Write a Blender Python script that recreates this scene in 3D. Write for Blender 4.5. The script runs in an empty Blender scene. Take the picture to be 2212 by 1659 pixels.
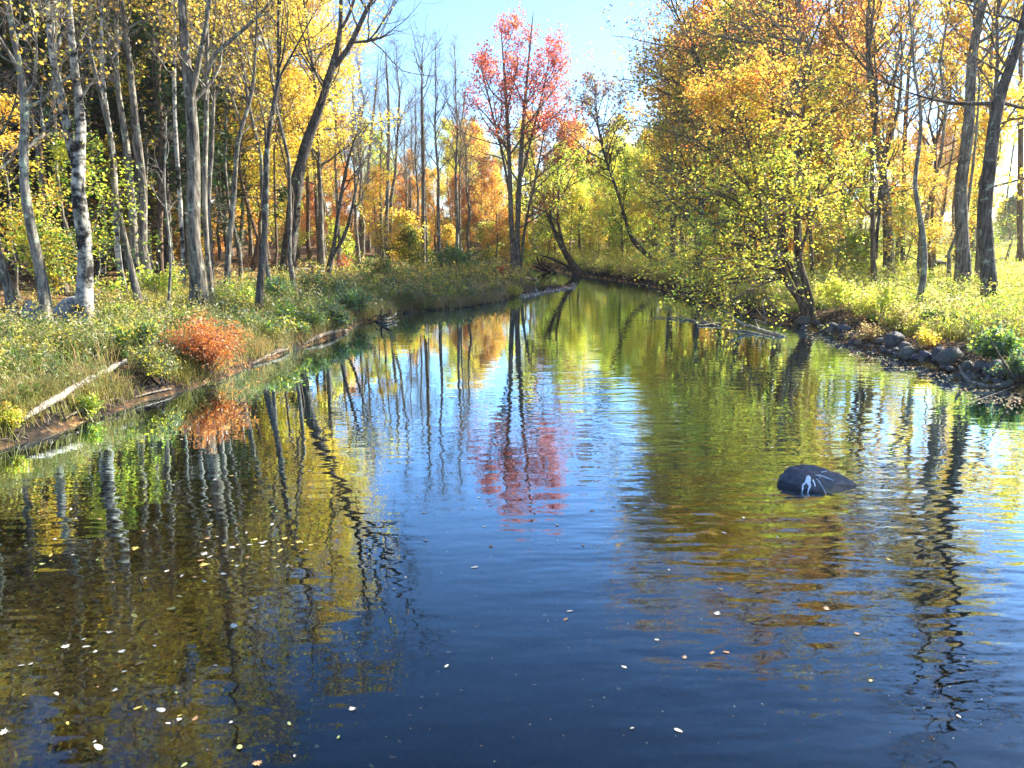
import bpy, bmesh, math, random
import numpy as np
from mathutils import Vector, noise as mnoise
from mathutils.bvhtree import BVHTree

sc = bpy.context.scene
COL = sc.collection
rad = math.radians

# ------------------------------------------------------------------ camera, sky, sun, exposure
CAM_H, PITCH, FOC = 3.4, rad(10.9), 1670.0            # focal length in pixels of a 2212 x 1659 view of the photograph
cam_d = bpy.data.cameras.new('camera')
cam_d.sensor_width = 36.0
cam_d.lens = 36.0 * FOC / 2212.0
cam_d.clip_end = 3000.0
cam = bpy.data.objects.new('camera', cam_d)
cam.location = (0, 0, CAM_H)
cam.rotation_euler = (rad(90) - PITCH, 0, 0)
COL.objects.link(cam)
sc.camera = cam

SUN_AZ, SUN_EL = rad(62), rad(34)                     # azimuth clockwise from the view direction (+Y)
world = bpy.data.worlds.new('World')
sc.world = world
world.use_nodes = True
wn = world.node_tree.nodes
sky = wn.new('ShaderNodeTexSky')
sky.sky_type = 'NISHITA'
sky.sun_disc = False
sky.sun_elevation = SUN_EL
sky.sun_rotation = SUN_AZ
sky.air_density = 1.0
sky.dust_density = 0.3
sky.ozone_density = 7.0
world.node_tree.links.new(sky.outputs[0], wn['Background'].inputs[0])
wn['Background'].inputs[1].default_value = 0.10

sun_d = bpy.data.lights.new('sun', 'SUN')
sun_d.energy = 4.6
sun_d.angle = rad(0.53)
sun_d.color = (1.0, 0.93, 0.80)
sun = bpy.data.objects.new('sun', sun_d)
S = Vector((math.sin(SUN_AZ) * math.cos(SUN_EL), math.cos(SUN_AZ) * math.cos(SUN_EL), math.sin(SUN_EL)))
sun.rotation_euler = S.to_track_quat('Z', 'Y').to_euler()
sun.location = S * 60
COL.objects.link(sun)

sc.view_settings.view_transform = 'Standard'
sc.view_settings.look = 'None'
sc.view_settings.gamma = 1.0
sc.view_settings.use_curve_mapping = False
sc.view_settings.exposure = 2.0
sc.render.engine = 'CYCLES'
cy = sc.cycles
cy.max_bounces = 7
cy.diffuse_bounces = 3
cy.glossy_bounces = 3
cy.transmission_bounces = 4
cy.transparent_max_bounces = 8
cy.caustics_reflective = False
cy.caustics_refractive = False
cy.sample_clamp_indirect = 6.0
cy.use_denoising = True
cy.use_adaptive_sampling = True
cy.adaptive_threshold = 0.02

# ------------------------------------------------------------------ geometry of the view
FWD = np.array([0, math.cos(PITCH), -math.sin(PITCH)])
UPV = np.array([0, math.sin(PITCH), math.cos(PITCH)])
CAMP = np.array([0, 0, CAM_H])


def ray(u, v):
    return np.array([1.0, 0, 0]) * ((u - 1106) / FOC) - UPV * ((v - 829.5) / FOC) + FWD


def at_z(u, v, z=0.0):
    d = ray(u, v)
    return CAMP + d * ((z - CAM_H) / d[2])


def at_y(u, v, Y):
    d = ray(u, v)
    return CAMP + d * (Y / d[1])


def px(w, p):                                          # size in metres of w pixels at point p
    return w / FOC * float(np.dot(np.asarray(p) - CAMP, FWD))


# ------------------------------------------------------------------ shoreline and terrain
LEFT = [(0, 965), (60, 952), (110, 935), (200, 903), (300, 868), (400, 842), (470, 818), (523, 797), (573, 779), (616, 762), (673, 743),
        (735, 724), (753, 714), (773, 698), (816, 694), (850, 687), (858, 679), (906, 673), (989, 668), (1059, 656), (1083, 652),
        (1103, 643), (1128, 637), (1160, 632), (1200, 625), (1244, 618), (1200, 621), (1153, 625), (1138, 617), (1150, 611), (1160, 607),
        (1142, 604), (1125, 596)]
RIGHT = [(1150, 579), (1196, 585), (1224, 590), (1252, 595), (1280, 599), (1324, 605), (1392, 615), (1450, 630), (1531, 651), (1556, 663),
         (1599, 673), (1658, 691), (1725, 704), (1780, 718), (1809, 728), (1853, 747), (1913, 765), (1972, 783), (2031, 797), (2074, 810),
         (2120, 830), (2209, 848)]
Lw = [at_z(u, v)[:2] for u, v in LEFT]
Rw = [at_z(u, v)[:2] for u, v in RIGHT]
POLY = np.array([(-9.2, -30.0), (-9.0, 0.0), (-8.4, 8.0)] + [tuple(p) for p in Lw] + [(-8, 68), (-30, 76), (-30, 92), (-10, 84)]
                + [tuple(p) for p in Rw] + [(11.6, 12.0), (11.6, 0.0), (12.0, -30.0)])


def sdist(x, y):
    """Signed distance to the water's edge: positive on land."""
    x = np.asarray(x, float).ravel(); y = np.asarray(y, float).ravel()
    best = np.full(x.shape, 1e9); inside = np.zeros(x.shape, bool)
    A = POLY; B = np.roll(POLY, -1, axis=0)
    for (ax, ay), (bx, by) in zip(A, B):
        dx, dy = bx - ax, by - ay
        t = np.clip(((x - ax) * dx + (y - ay) * dy) / (dx * dx + dy * dy + 1e-12), 0, 1)
        best = np.minimum(best, np.hypot(x - ax - t * dx, y - ay - t * dy))
        c = ((ay > y) != (by > y))
        with np.errstate(divide='ignore', invalid='ignore'):
            xi = ax + (y - ay) * dx / (dy if abs(dy) > 1e-12 else 1e-12)
        inside ^= c & (x < xi)
    return np.where(inside, -best, best)


_ng = np.random.default_rng(3).random((64, 64))


def vnoise(x, y):
    """Cheap tiling value noise, 0..1."""
    x = np.asarray(x, float); y = np.asarray(y, float)
    xi = np.floor(x).astype(int); yi = np.floor(y).astype(int)
    fx = x - xi; fy = y - yi
    fx = fx * fx * (3 - 2 * fx); fy = fy * fy * (3 - 2 * fy)
    a = _ng[xi % 64, yi % 64]; b = _ng[(xi + 1) % 64, yi % 64]; c = _ng[xi % 64, (yi + 1) % 64]; d = _ng[(xi + 1) % 64, (yi + 1) % 64]
    return (a * (1 - fx) + b * fx) * (1 - fy) + (c * (1 - fx) + d * fx) * fy


def height(x, y):
    x = np.asarray(x, float).ravel(); y = np.asarray(y, float).ravel()
    d = sdist(x, y)
    n = (vnoise(x * .9, y * .9) - .5) * .18 + (vnoise(x * .25 + 9, y * .25) - .5) * .35
    right = 1 / (1 + np.exp(-(x - 3.0) / 1.5))
    dl = np.maximum(d, 0)
    low = np.exp(-(((x + 2) / 5) ** 2 + ((y - 38) / 8) ** 2))          # the low gravelly shelf below the red tree
    bar = np.exp(-(((x - 3.5) / 3.5) ** 2 + ((y - 46) / 4) ** 2))
    rise = (0.50 * (1 - .75 * low) * (1 - .8 * bar)) * (1 - np.exp(-dl / 0.55))
    slope_l = .035 * dl + .08 * np.maximum(0, dl - 9) * np.exp(-np.maximum(0, dl - 60) / 90)
    slope_l = np.minimum(slope_l, 4.5)
    slope_r = .045 * np.minimum(dl, 16) + .012 * np.maximum(0, dl - 16)
    far = np.maximum(0, y - 110) * .03
    out = .03 + rise + slope_l * (1 - right) + slope_r * right + np.minimum(far, 4) + n * np.clip(dl / 1.5, 0, 1)
    di = np.maximum(-d, 0)
    shallow = 2.2 + 11 / (1 + np.exp((x + 2.4) / .9)) * (y < 60)
    ins = -.02 - 1.1 * (1 - np.exp(-di / shallow)) + (vnoise(x * 1.3, y * 1.3) - .5) * .06 * np.clip(di, 0, 1)
    return np.where(d > 0, out, ins)


def ground(u, v, lift=0.0):
    """The point of the terrain seen at pixel (u, v)."""
    d = ray(u, v)
    ys = np.concatenate([np.arange(5, 60, .1), np.arange(60, 160, .4)])
    P = CAMP[None] + d[None] * (ys / d[1])[:, None]
    h = height(P[:, 0], P[:, 1])
    k = np.nonzero(P[:, 2] <= h)[0]
    p = P[k[0]] if len(k) else P[-1]
    return np.array([p[0], p[1], height(p[0], p[1])[0] + lift])


def hz(x, y):
    return float(height(x, y)[0])


# ------------------------------------------------------------------ mesh helpers
def mesh(name, V, F4=None, F3=None, col=None, m4=None, m3=None, smooth=False, mats=()):
    V = np.asarray(V, np.float32)
    F4 = np.zeros((0, 4), np.int32) if F4 is None else np.asarray(F4, np.int32)
    F3 = np.zeros((0, 3), np.int32) if F3 is None else np.asarray(F3, np.int32)
    me = bpy.data.meshes.new(name)
    me.vertices.add(len(V)); me.vertices.foreach_set('co', V.ravel())
    loops = np.concatenate([F4.ravel(), F3.ravel()])
    me.loops.add(len(loops)); me.loops.foreach_set('vertex_index', loops)
    tot = np.concatenate([np.full(len(F4), 4), np.full(len(F3), 3)]).astype(np.int32)
    st = np.concatenate([[0], np.cumsum(tot)[:-1]]).astype(np.int32) if len(tot) else np.zeros(0, np.int32)
    me.polygons.add(len(tot)); me.polygons.foreach_set('loop_start', st)
    mi = np.concatenate([np.zeros(len(F4), np.int32) if m4 is None else np.asarray(m4, np.int32), np.zeros(len(F3), np.int32) if m3 is None else np.asarray(m3, np.int32)])
    for m in mats:
        me.materials.append(m)
    me.polygons.foreach_set('material_index', mi.astype(np.int32))
    sm = np.full(len(tot), bool(smooth)) if np.isscalar(smooth) else np.asarray(smooth, bool)
    me.polygons.foreach_set('use_smooth', sm)
    if col is not None:
        c = np.ones((len(V), 4), np.float32); c[:, :3] = col
        a = me.attributes.new('tint', 'FLOAT_COLOR', 'POINT'); a.data.foreach_set('color', c.ravel())
    me.update(calc_edges=True)
    return me


def link(name, me, parent=None, loc=None):
    o = bpy.data.objects.new(name, me)
    COL.objects.link(o)
    if parent is not None:
        o.parent = parent
    if loc is not None:
        o.location = loc
    return o


def tag(o, label=None, cat=None, group=None, kind=None):
    if label: o['label'] = label
    if cat: o['category'] = cat
    if group: o['group'] = group
    if kind: o['kind'] = kind
    return o


def thing(name, label, cat, loc, group=None):
    e = bpy.data.objects.new(name, None)
    e.empty_display_size = .3
    e.location = [float(c) for c in loc]
    COL.objects.link(e)
    return tag(e, label, cat, group)


def norm(a):
    return a / np.maximum(np.linalg.norm(a, axis=-1, keepdims=True), 1e-9)


def tubes(P, R, s, rng=None, rough=0.0):
    """P (N,k,3), R (N,k): swept tubes with s sides -> verts, quads."""
    N, k, _ = P.shape
    T = norm(np.gradient(P, axis=1)) if k > 2 else norm(np.repeat(P[:, 1:2] - P[:, :1], 2, axis=1))
    mean = norm(P[:, -1] - P[:, 0])
    ref = np.where(np.abs(mean[:, 2:3]) < .8, np.array([[0, 0, 1.0]]), np.array([[1.0, 0, 0]]))
    U = norm(np.cross(T, ref[:, None, :])); W = np.cross(T, U)
    a = np.arange(s) * 2 * np.pi / s
    r = R[:, :, None] * np.ones(s)
    if rough and rng is not None:
        r = r * (1 + rough * rng.normal(size=r.shape))
    V = P[:, :, None, :] + r[..., None] * (np.cos(a)[:, None] * U[:, :, None, :] + np.sin(a)[:, None] * W[:, :, None, :])
    idx = np.arange(N * k * s).reshape(N, k, s)
    A = idx[:, :-1, :]; B = np.roll(A, -1, axis=2); D = idx[:, 1:, :]; C = np.roll(D, -1, axis=2)
    return V.reshape(-1, 3), np.stack([A, B, C, D], -1).reshape(-1, 4)


def resample(P, R, k):
    P = np.asarray(P, float); R = np.asarray(R, float)
    d = np.concatenate([[0], np.cumsum(np.linalg.norm(np.diff(P, axis=0), axis=1))])
    t = np.linspace(0, d[-1], k)
    # smooth (Catmull-Rom like) through a dense linear resample and a small blur
    Q = np.stack([np.interp(t, d, P[:, i]) for i in range(3)], 1)
    q = np.interp(t, d, R)
    for _ in range(2):
        Q[1:-1] = (Q[:-2] + 2 * Q[1:-1] + Q[2:]) / 4
    return Q, q


def sample_on(P, R, par, t):
    """Point, tangent and radius at parameter t on branches P[par]."""
    k = P.shape[1]
    f = np.clip(t, 0, .9999) * (k - 1); i = f.astype(int); w = (f - i)
    a = P[par, i]; b = P[par, i + 1]
    return a * (1 - w[:, None]) + b * w[:, None], norm(b - a), R[par, i] * (1 - w) + R[par, i + 1] * w


def grow(P, R, par, t, length, ang, up, rng, k=5, wig=.15, bias=None, bw=0.0, r0=.55, rc=.012, rmin=.003):
    p, T, r = sample_on(P, R, par, t)
    n = len(par)
    rv = norm(rng.normal(size=(n, 3)))
    if bias is not None:
        rv = norm(rv + bw * np.asarray(bias)[None])
    U = norm(rv - T * np.sum(rv * T, axis=1, keepdims=True))
    d = T * np.cos(ang)[:, None] + U * np.sin(ang)[:, None]
    Q = np.zeros((n, k, 3)); Q[:, 0] = p
    step = length / (k - 1)
    for j in range(1, k):
        d = norm(d + np.array([0, 0, 1.0]) * (up / (k - 1)) + rng.normal(size=(n, 3)) * wig)
        Q[:, j] = Q[:, j - 1] + d * step[:, None]
    base = np.minimum(r * r0, rc * length + rmin)
    rr = base[:, None] * np.linspace(1, .25, k)[None] + 0
    return Q, np.maximum(rr, rmin * .6)


def leaf_quads(p, size, rng, flat=.6, aspect=.8, droop=0.0, axis=None):
    n = len(p)
    nrm = norm(rng.normal(size=(n, 3)) + np.array([0, 0, flat]))
    a = rng.normal(size=(n, 3)) if axis is None else axis + .35 * rng.normal(size=(n, 3))
    a[:, 2] -= droop
    a = norm(a - nrm * np.sum(a * nrm, axis=1, keepdims=True))
    b = np.cross(nrm, a)
    L = size[:, None]; W = L * aspect
    lift = nrm * W * .16
    V = np.stack([p - a * L * .5, p + b * W * .5 + lift, p + a * L * .5, p - b * W * .5 + lift], 1).reshape(-1, 3)
    F = np.arange(n * 4).reshape(n, 4)
    return V, F


def jitter(c, rng, amt=.22, hue=.10):
    n = len(c)
    c = c * (1 + amt * rng.normal(size=(n, 1)))
    c = c * (1 + hue * rng.normal(size=(n, 3)))
    return np.clip(c, .004, .85)


# ------------------------------------------------------------------ colours
YEL = (.74, .52, .06); GOLD = (.72, .42, .065); ORG = (.66, .26, .05); RED = (.46, .045, .03); DRED = (.22, .03, .03)
YG = (.58, .55, .06); LIME = (.44, .55, .055); GRN = (.14, .25, .035); DGRN = (.028, .065, .018); OLV = (.24, .22, .05)
STRAW = (.52, .40, .17); BRN = (.24, .11, .04); PURP = (.16, .06, .07); RUST = (.48, .15, .03); PINK = (.50, .09, .06); SAGE = (.16, .22, .10); BLUEG = (.07, .16, .09)


# ------------------------------------------------------------------ materials
def mat(name):
    m = bpy.data.materials.new(name); m.use_nodes = True
    nt = m.node_tree
    for n in list(nt.nodes): nt.nodes.remove(n)
    out = nt.nodes.new('ShaderNodeOutputMaterial')
    return m, nt, out


def node(nt, kind, **kw):
    n = nt.nodes.new(kind)
    for k, v in kw.items():
        if k.startswith('i_'):
            key = k[2:]
            n.inputs[int(key) if key.isdigit() else key].default_value = v
        else:
            setattr(n, k, v)
    return n


def ramp(nt, src, stops, interp='LINEAR'):
    r = nt.nodes.new('ShaderNodeValToRGB')
    r.color_ramp.interpolation = interp
    e = r.color_ramp.elements
    while len(e) < len(stops): e.new(.5)
    for q, (p, c) in zip(e, stops):
        q.position = p; q.color = (*c, 1) if len(c) == 3 else c
    nt.links.new(src, r.inputs[0])
    return r.outputs[0]


def mixc(nt, fac, a, b, mode='MIX'):
    m = nt.nodes.new('ShaderNodeMix'); m.data_type = 'RGBA'; m.blend_type = mode
    for sock, val in ((m.inputs[0], fac), (m.inputs[6], a), (m.inputs[7], b)):
        if hasattr(val, 'default_value') or hasattr(val, 'links'):
            nt.links.new(val, sock)
        else:
            sock.default_value = val if not isinstance(val, tuple) else (*val, 1)[:4]
    return m.outputs[2]


def leaf_mat(name, trans=.5, gloss=.06):
    m, nt, out = mat(name)
    L = nt.links.new
    at = node(nt, 'ShaderNodeAttribute', attribute_name='tint')
    di = node(nt, 'ShaderNodeBsdfDiffuse'); tr = node(nt, 'ShaderNodeBsdfTranslucent')
    sat = node(nt, 'ShaderNodeHueSaturation', i_Saturation=1.0, i_Value=1.45)
    L(at.outputs['Color'], di.inputs[0]); L(at.outputs['Color'], sat.inputs['Color']); L(sat.outputs[0], tr.inputs[0])
    mx = node(nt, 'ShaderNodeMixShader', i_0=trans)
    L(di.outputs[0], mx.inputs[1]); L(tr.outputs[0], mx.inputs[2])
    gl = node(nt, 'ShaderNodeBsdfGlossy', i_Roughness=.45)
    gl.inputs[0].default_value = (1, 1, 1, 1)
    m2 = node(nt, 'ShaderNodeMixShader', i_0=gloss)
    L(mx.outputs[0], m2.inputs[1]); L(gl.outputs[0], m2.inputs[2])
    L(m2.outputs[0], out.inputs[0])
    return m


def bark_mat(name, light, dark, lichen=None, lich=.5, fis=.55, birch=False):
    m, nt, out = mat(name)
    L = nt.links.new
    tc = node(nt, 'ShaderNodeTexCoord')
    mp = node(nt, 'ShaderNodeMapping'); mp.inputs['Scale'].default_value = (14, 14, 2.2) if not birch else (2.6, 2.6, 3.2)
    L(tc.outputs['Object'], mp.inputs[0])
    n1 = node(nt, 'ShaderNodeTexNoise', i_Scale=1.6 * fis, i_Detail=6.0, i_Roughness=.65); L(mp.outputs[0], n1.inputs['Vector'])
    if birch:
        c = ramp(nt, n1.outputs['Fac'], [(.42, dark), (.49, tuple(.45 * x + .02 for x in light)), (.55, light), (.75, tuple(min(1, 1.15 * x) for x in light))])
    else:
        c = ramp(nt, n1.outputs['Fac'], [(.39, dark), (.50, tuple(.5 * (a + b) for a, b in zip(light, dark))), (.60, light), (.74, tuple(min(1, 1.3 * x) for x in light))])
    n2 = node(nt, 'ShaderNodeTexNoise', i_Scale=3.4, i_Detail=4.0, i_Roughness=.75); L(tc.outputs['Object'], n2.inputs['Vector'])
    if lichen:
        f = ramp(nt, n2.outputs['Fac'], [(lich, (0, 0, 0)), (lich + .09, (1, 1, 1))])
        c = mixc(nt, f, c, lichen)
    n3 = node(nt, 'ShaderNodeTexNoise', i_Scale=1.1, i_Detail=2.0); L(tc.outputs['Object'], n3.inputs['Vector'])
    v = ramp(nt, n3.outputs['Fac'], [(.3, (.7, .7, .7)), (.7, (1.2, 1.17, 1.1))])
    c = mixc(nt, 1.0, c, v, 'MULTIPLY')
    b = node(nt, 'ShaderNodeBsdfPrincipled', i_Roughness=.9)
    b.inputs['Specular IOR Level'].default_value = .15
    L(c, b.inputs['Base Color'])
    bp = node(nt, 'ShaderNodeBump', i_Strength=1.0, i_Distance=.04); L(n1.outputs['Fac'], bp.inputs['Height']); L(bp.outputs[0], b.inputs['Normal'])
    L(b.outputs[0], out.inputs[0])
    return m


LEAF = leaf_mat('leaf_surface', .66, .06)
NEEDLE = leaf_mat('needle_surface', .25, .04)
WEED = leaf_mat('weed_surface', .42, .03)
B_GREY = bark_mat('bark_grey', (.27, .24, .20), (.055, .047, .04), (.36, .40, .30), .55)
B_DARK = bark_mat('bark_dark', (.15, .13, .115), (.03, .026, .024), (.30, .34, .26), .56)
B_PALE = bark_mat('bark_pale', (.33, .30, .25), (.09, .08, .07), (.44, .49, .36), .53, fis=.5)
B_BIRCH = bark_mat('bark_birch', (.50, .48, .42), (.03, .028, .026), None, birch=True)
B_TWIG = bark_mat('bark_twig', (.24, .20, .17), (.09, .075, .065))
B_TWIGP = bark_mat('bark_twig_pale', (.40, .36, .30), (.18, .155, .13))
B_BROWN = bark_mat('bark_brown', (.23, .165, .12), (.055, .04, .03), (.27, .26, .19), .66)
B_DRIFT = bark_mat('driftwood', (.36, .31, .25), (.10, .085, .07), fis=.8)
B_LOG = bark_mat('log_wood', (.52, .48, .40), (.20, .17, .14), fis=.8)
B_WET = bark_mat('wet_wood', (.11, .09, .075), (.028, .023, .02), fis=.8)


# ------------------------------------------------------------------ the tree builder
def pick(pal, r):
    pal = np.array(pal, float)
    return pal[np.minimum((r * len(pal)).astype(int), len(pal) - 1)]


def build_crown(stems, spec, rng, z0, ztop):
    """stems: list of (P (k,3), R (k,), t0). Returns limbs (verts, quads), crown mesh arrays."""
    k = max(len(s[0]) for s in stems)
    SP = np.stack([resample(s[0], s[1], k)[0] for s in stems]); SR = np.stack([resample(s[0], s[1], k)[1] for s in stems])
    nl = spec['limbs']
    par = rng.integers(0, len(stems), nl) if len(stems) > 1 else np.zeros(nl, int)
    t0 = np.array([s[2] for s in stems])[par]
    t1 = spec.get('t1', .99)
    t = t0 + (t1 - t0) * (np.arange(nl) + rng.random(nl)) / nl if len(stems) == 1 else t0 + (t1 - t0) * rng.random(nl)
    q = (t - t0) / np.maximum(1 - t0, .05)
    shape = spec.get('shape', 'oval')
    prof = {'oval': .55 + .75 * np.sin(np.pi * np.clip(.15 + .8 * q, 0, 1)) * .9 - .35 * q, 'cone': 1.05 - .92 * q, 'vase': .55 + .6 * q - .5 * q ** 4, 'broom': .25 + 1.0 * q ** 2 - .5 * q ** 6}[shape]
    ln = spec['len'] * prof * (.7 + .6 * rng.random(nl))
    ang = np.radians(spec['ang'] + spec.get('angq', -25) * q + 10 * rng.normal(size=nl))
    LP, LR = grow(SP, SR, par, t, ln, ang, spec.get('up', .5), rng, 7, spec.get('wig', .13), spec.get('bias'), spec.get('bw', 0), .62, .016, .008)
    LR = LR * spec.get('limb_r', 1.0)
    if spec.get('extra'):
        EP = np.stack([resample(e[0], e[1], 7)[0] for e in spec['extra']]); ER = np.stack([resample(e[0], e[1], 7)[1] for e in spec['extra']])
        LP = np.concatenate([LP, EP]); LR = np.concatenate([LR, ER]); ln = np.concatenate([ln, np.linalg.norm(EP[:, -1] - EP[:, 0], axis=1)])
        nl = len(LP)
    limbv, limbf = tubes(LP, LR, 5)
    nb = spec['br']
    bp = np.repeat(np.arange(nl), nb)
    bt = .18 + .82 * rng.random(nl * nb)
    bl = ln[bp] * (.34 + .3 * rng.random(nl * nb)) * (1.15 - .6 * bt) * spec.get('brl', 1.0)
    BP, BR = grow(LP, LR, bp, bt, bl, np.radians(48 + 12 * rng.normal(size=nl * nb)), spec.get('bup', .35), rng, 5, .16, spec.get('bbias'), spec.get('bbw', 0), .6, .010, .005)
    nt_ = spec['tw']
    tp = np.repeat(np.arange(nl * nb), nt_)
    tt = .15 + .85 * rng.random(len(tp))
    tl = np.maximum(bl[tp] * (.35 + .3 * rng.random(len(tp))), spec.get('twmin', .25))
    TP, TR = grow(BP, BR, tp, tt, tl, np.radians(45 + 14 * rng.normal(size=len(tp))), spec.get('tup', .2), rng, 3, .2, None, 0, .6, .006, spec.get('twr', .0045))
    bv, bf = tubes(BP, BR, 4); tv, tf = tubes(TP, TR, 3)
    Vs = [bv, tv]; Fs = [bf, tf + len(bv)]; n = len(bv) + len(tv)
    ms = [np.zeros(len(bf) + len(tf), int)]
    cols = [np.full((n, 3), .1)]
    nleaf = spec.get('leaf', 0)
    if nleaf:
        m = len(TP)
        cnt = rng.poisson(nleaf, m)
        # clumps: some branches are bare, some full
        full = np.clip(spec.get('fill', .8) + .5 * (rng.random(nl * nb) - .5) + .35 * (rng.random(nl)[bp] - .5), 0, 1)
        cnt = (cnt * full[tp] * 1.2).round().astype(int)
        hz_ = (TP[:, 1, 2] - z0) / max(ztop - z0, 1)
        if spec.get('thin'):
            a, b, f = spec['thin']                      # between heights a and b only fraction f keeps leaves
            cnt = np.where((hz_ > a) & (hz_ < b), (cnt * f + rng.random(m)).astype(int), cnt)
        li = np.repeat(np.arange(m), cnt)
        w = rng.random(len(li))
        P0 = TP[li, 0] * (1 - w)[:, None] + TP[li, 2] * w[:, None]
        P0 = P0 + rng.normal(size=P0.shape) * spec.get('spread', .10)
        size = spec['size'] * (.7 + .6 * rng.random(len(li)))
        lv, lf = leaf_quads(P0, size, rng, spec.get('flat', .7), spec.get('aspect', .82), spec.get('droop', .2))
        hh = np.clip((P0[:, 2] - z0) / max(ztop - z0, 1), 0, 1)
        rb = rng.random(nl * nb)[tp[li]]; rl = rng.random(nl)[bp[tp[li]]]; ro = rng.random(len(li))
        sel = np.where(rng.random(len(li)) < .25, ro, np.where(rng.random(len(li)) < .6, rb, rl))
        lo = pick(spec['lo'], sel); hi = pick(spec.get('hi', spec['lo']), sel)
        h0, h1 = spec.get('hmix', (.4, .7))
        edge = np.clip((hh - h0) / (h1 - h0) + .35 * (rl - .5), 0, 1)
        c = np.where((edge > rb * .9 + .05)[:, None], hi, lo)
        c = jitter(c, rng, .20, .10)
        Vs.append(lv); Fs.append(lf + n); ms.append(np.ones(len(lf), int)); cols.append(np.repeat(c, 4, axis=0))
    return (limbv, limbf), (np.concatenate(Vs), np.concatenate(Fs), np.concatenate(cols), np.concatenate(ms))


def stem_mesh(P, R, rng, s=11, flare=.5):
    h = np.linalg.norm(P - P[0], axis=1)
    R = R * (1 + flare * np.exp(-h / (R[0] * 3.0)))
    R = R * (1 + .04 * rng.normal(size=len(R)))
    V, F = tubes(P[None], R[None], s, rng, .035)
    k = len(P); th = np.arange(s) * 2 * np.pi / s
    lobe = np.sin(th * 3 + rng.random() * 6) * .6 + np.sin(th * 5 + rng.random() * 6) * .4
    W = V.reshape(k, s, 3); W = P[:, None] + (W - P[:, None]) * (1 + (.45 * flare * np.exp(-h / (R[0] * 2.2)))[:, None] * lobe[None] + .05 * np.sin(h * 2.3)[:, None] * lobe[None])[..., None]
    V = W.reshape(-1, 3)
    return V, F


def tree(name, label, cat, stems, bark, spec, seed, twig=None, group=None, ext=0.0, origin=None, depth=None, link_it=True):
    """stems: list of (pixel polyline [(u, v, width)], t0 where limbs begin). The first stem's first point is the base."""
    rng = np.random.default_rng(seed)
    u0, v0, w0 = stems[0][0][0]
    base = ground(u0, v0) if origin is None else np.asarray(origin, float)
    out = []
    for poly, t0 in stems:
        P = []; R = []
        for i, (u, v, w) in enumerate(poly):
            p = at_y(u, v, base[1])
            p[1] += .25 * math.sin(i * 1.7 + seed) * (i > 0)
            P.append(p); R.append(px(w, p) / 2)
        if poly is stems[0][0] or abs(poly[0][1] - v0) < 6:
            P[0] = np.array([P[0][0], base[1], min(P[0][2], hz(P[0][0], base[1])) - .25])
        e = ext
        if e and poly[-1][1] < 40:
            d = norm((P[-1] - P[-3 if len(P) > 2 else 0])); d = norm(d + np.array([0, 0, .4]))
            Rl = R[-1]
            for j in range(1, 4):
                P.append(P[-1] + d * e / 3 + rng.normal(size=3) * .12); R.append(Rl * (1 - .3 * j))
        else:
            R[-1] = min(R[-1], .02)
        out.append((*resample(P, R, max(12, 2 * len(P))), t0))
    return assemble(name, label, cat, out, base, bark, spec, rng, twig, group)


def assemble(name, label, cat, stems, base, bark, spec, rng, twig=None, group=None):
    root = thing(name, label, cat, base, group)
    off = np.asarray(base, float)
    ztop = max(s[0][:, 2].max() for s in stems)
    limb, crown = build_crown(stems, spec, rng, off[2], ztop)
    for i, (P, R, t0) in enumerate(stems):
        V, F = stem_mesh(P, R, rng, flare=.5 if i == 0 else .15)
        if i == 0:
            F = np.concatenate([F, limb[1] + len(V)]); V = np.concatenate([V, limb[0]])
        link('trunk', mesh(name + '_trunk', V - off, F, smooth=True, mats=(bark,)), root)
    V, F, c, m = crown
    link('crown', mesh(name + '_crown', V - off, F, col=c, m4=m, smooth=(m == 0), mats=(twig or B_TWIG, NEEDLE if spec.get('needle') else LEAF)), root)
    return root


def copy_tree(src, loc, rz, scale, label=None, group=None):
    r = src.copy(); COL.objects.link(r)
    r.location = [float(c) for c in loc]; r.rotation_euler = (0, 0, rz); r.scale = scale
    if label: r['label'] = label
    if group: r['group'] = group
    for ch in src.children:
        c = ch.copy(); COL.objects.link(c); c.parent = r
    return r

# ------------------------------------------------------------------ terrain
def spaced(fine0, fine1, step, lo, hi, g=1.18):
    a = list(np.arange(fine0, fine1, step)); s = step; x = fine1
    while x < hi: a.append(x); s *= g; x += s
    a.append(hi); s = step; x = fine0 - step; pre = []
    while x > lo: pre.append(x); s *= g; x -= s
    return np.array([lo] + pre[::-1] + a)


gx = spaced(-17, 19, .26, -600, 600); gy = spaced(9, 62, .28, -40, 1200, 1.12)
GX, GY = np.meshgrid(gx, gy, indexing='ij')
GZ = height(GX, GY); SD = sdist(GX, GY)
TV = np.stack([GX.ravel(), GY.ravel(), GZ], 1)
ii = np.arange(len(gx) * len(gy)).reshape(len(gx), len(gy))
TF = np.stack([ii[:-1, :-1], ii[1:, :-1], ii[1:, 1:], ii[:-1, 1:]], -1).reshape(-1, 4)
fx, fy = GX.ravel(), GY.ravel()
meadow = np.clip((fx - 17 - .10 * (fy - 40)) / 4, 0, 1) * np.clip((fy - 38) / 4, 0, 1) 
wood = np.clip((SD - 3.5) / 2.5, 0, 1) * (fx < 2)
zone = np.stack([np.clip(1.6 - GZ / .5, 0, 1) * (SD > 0), np.clip(meadow, 0, 1), np.clip((-GZ - .06) / .8, 0, 1)], 1)

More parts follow.
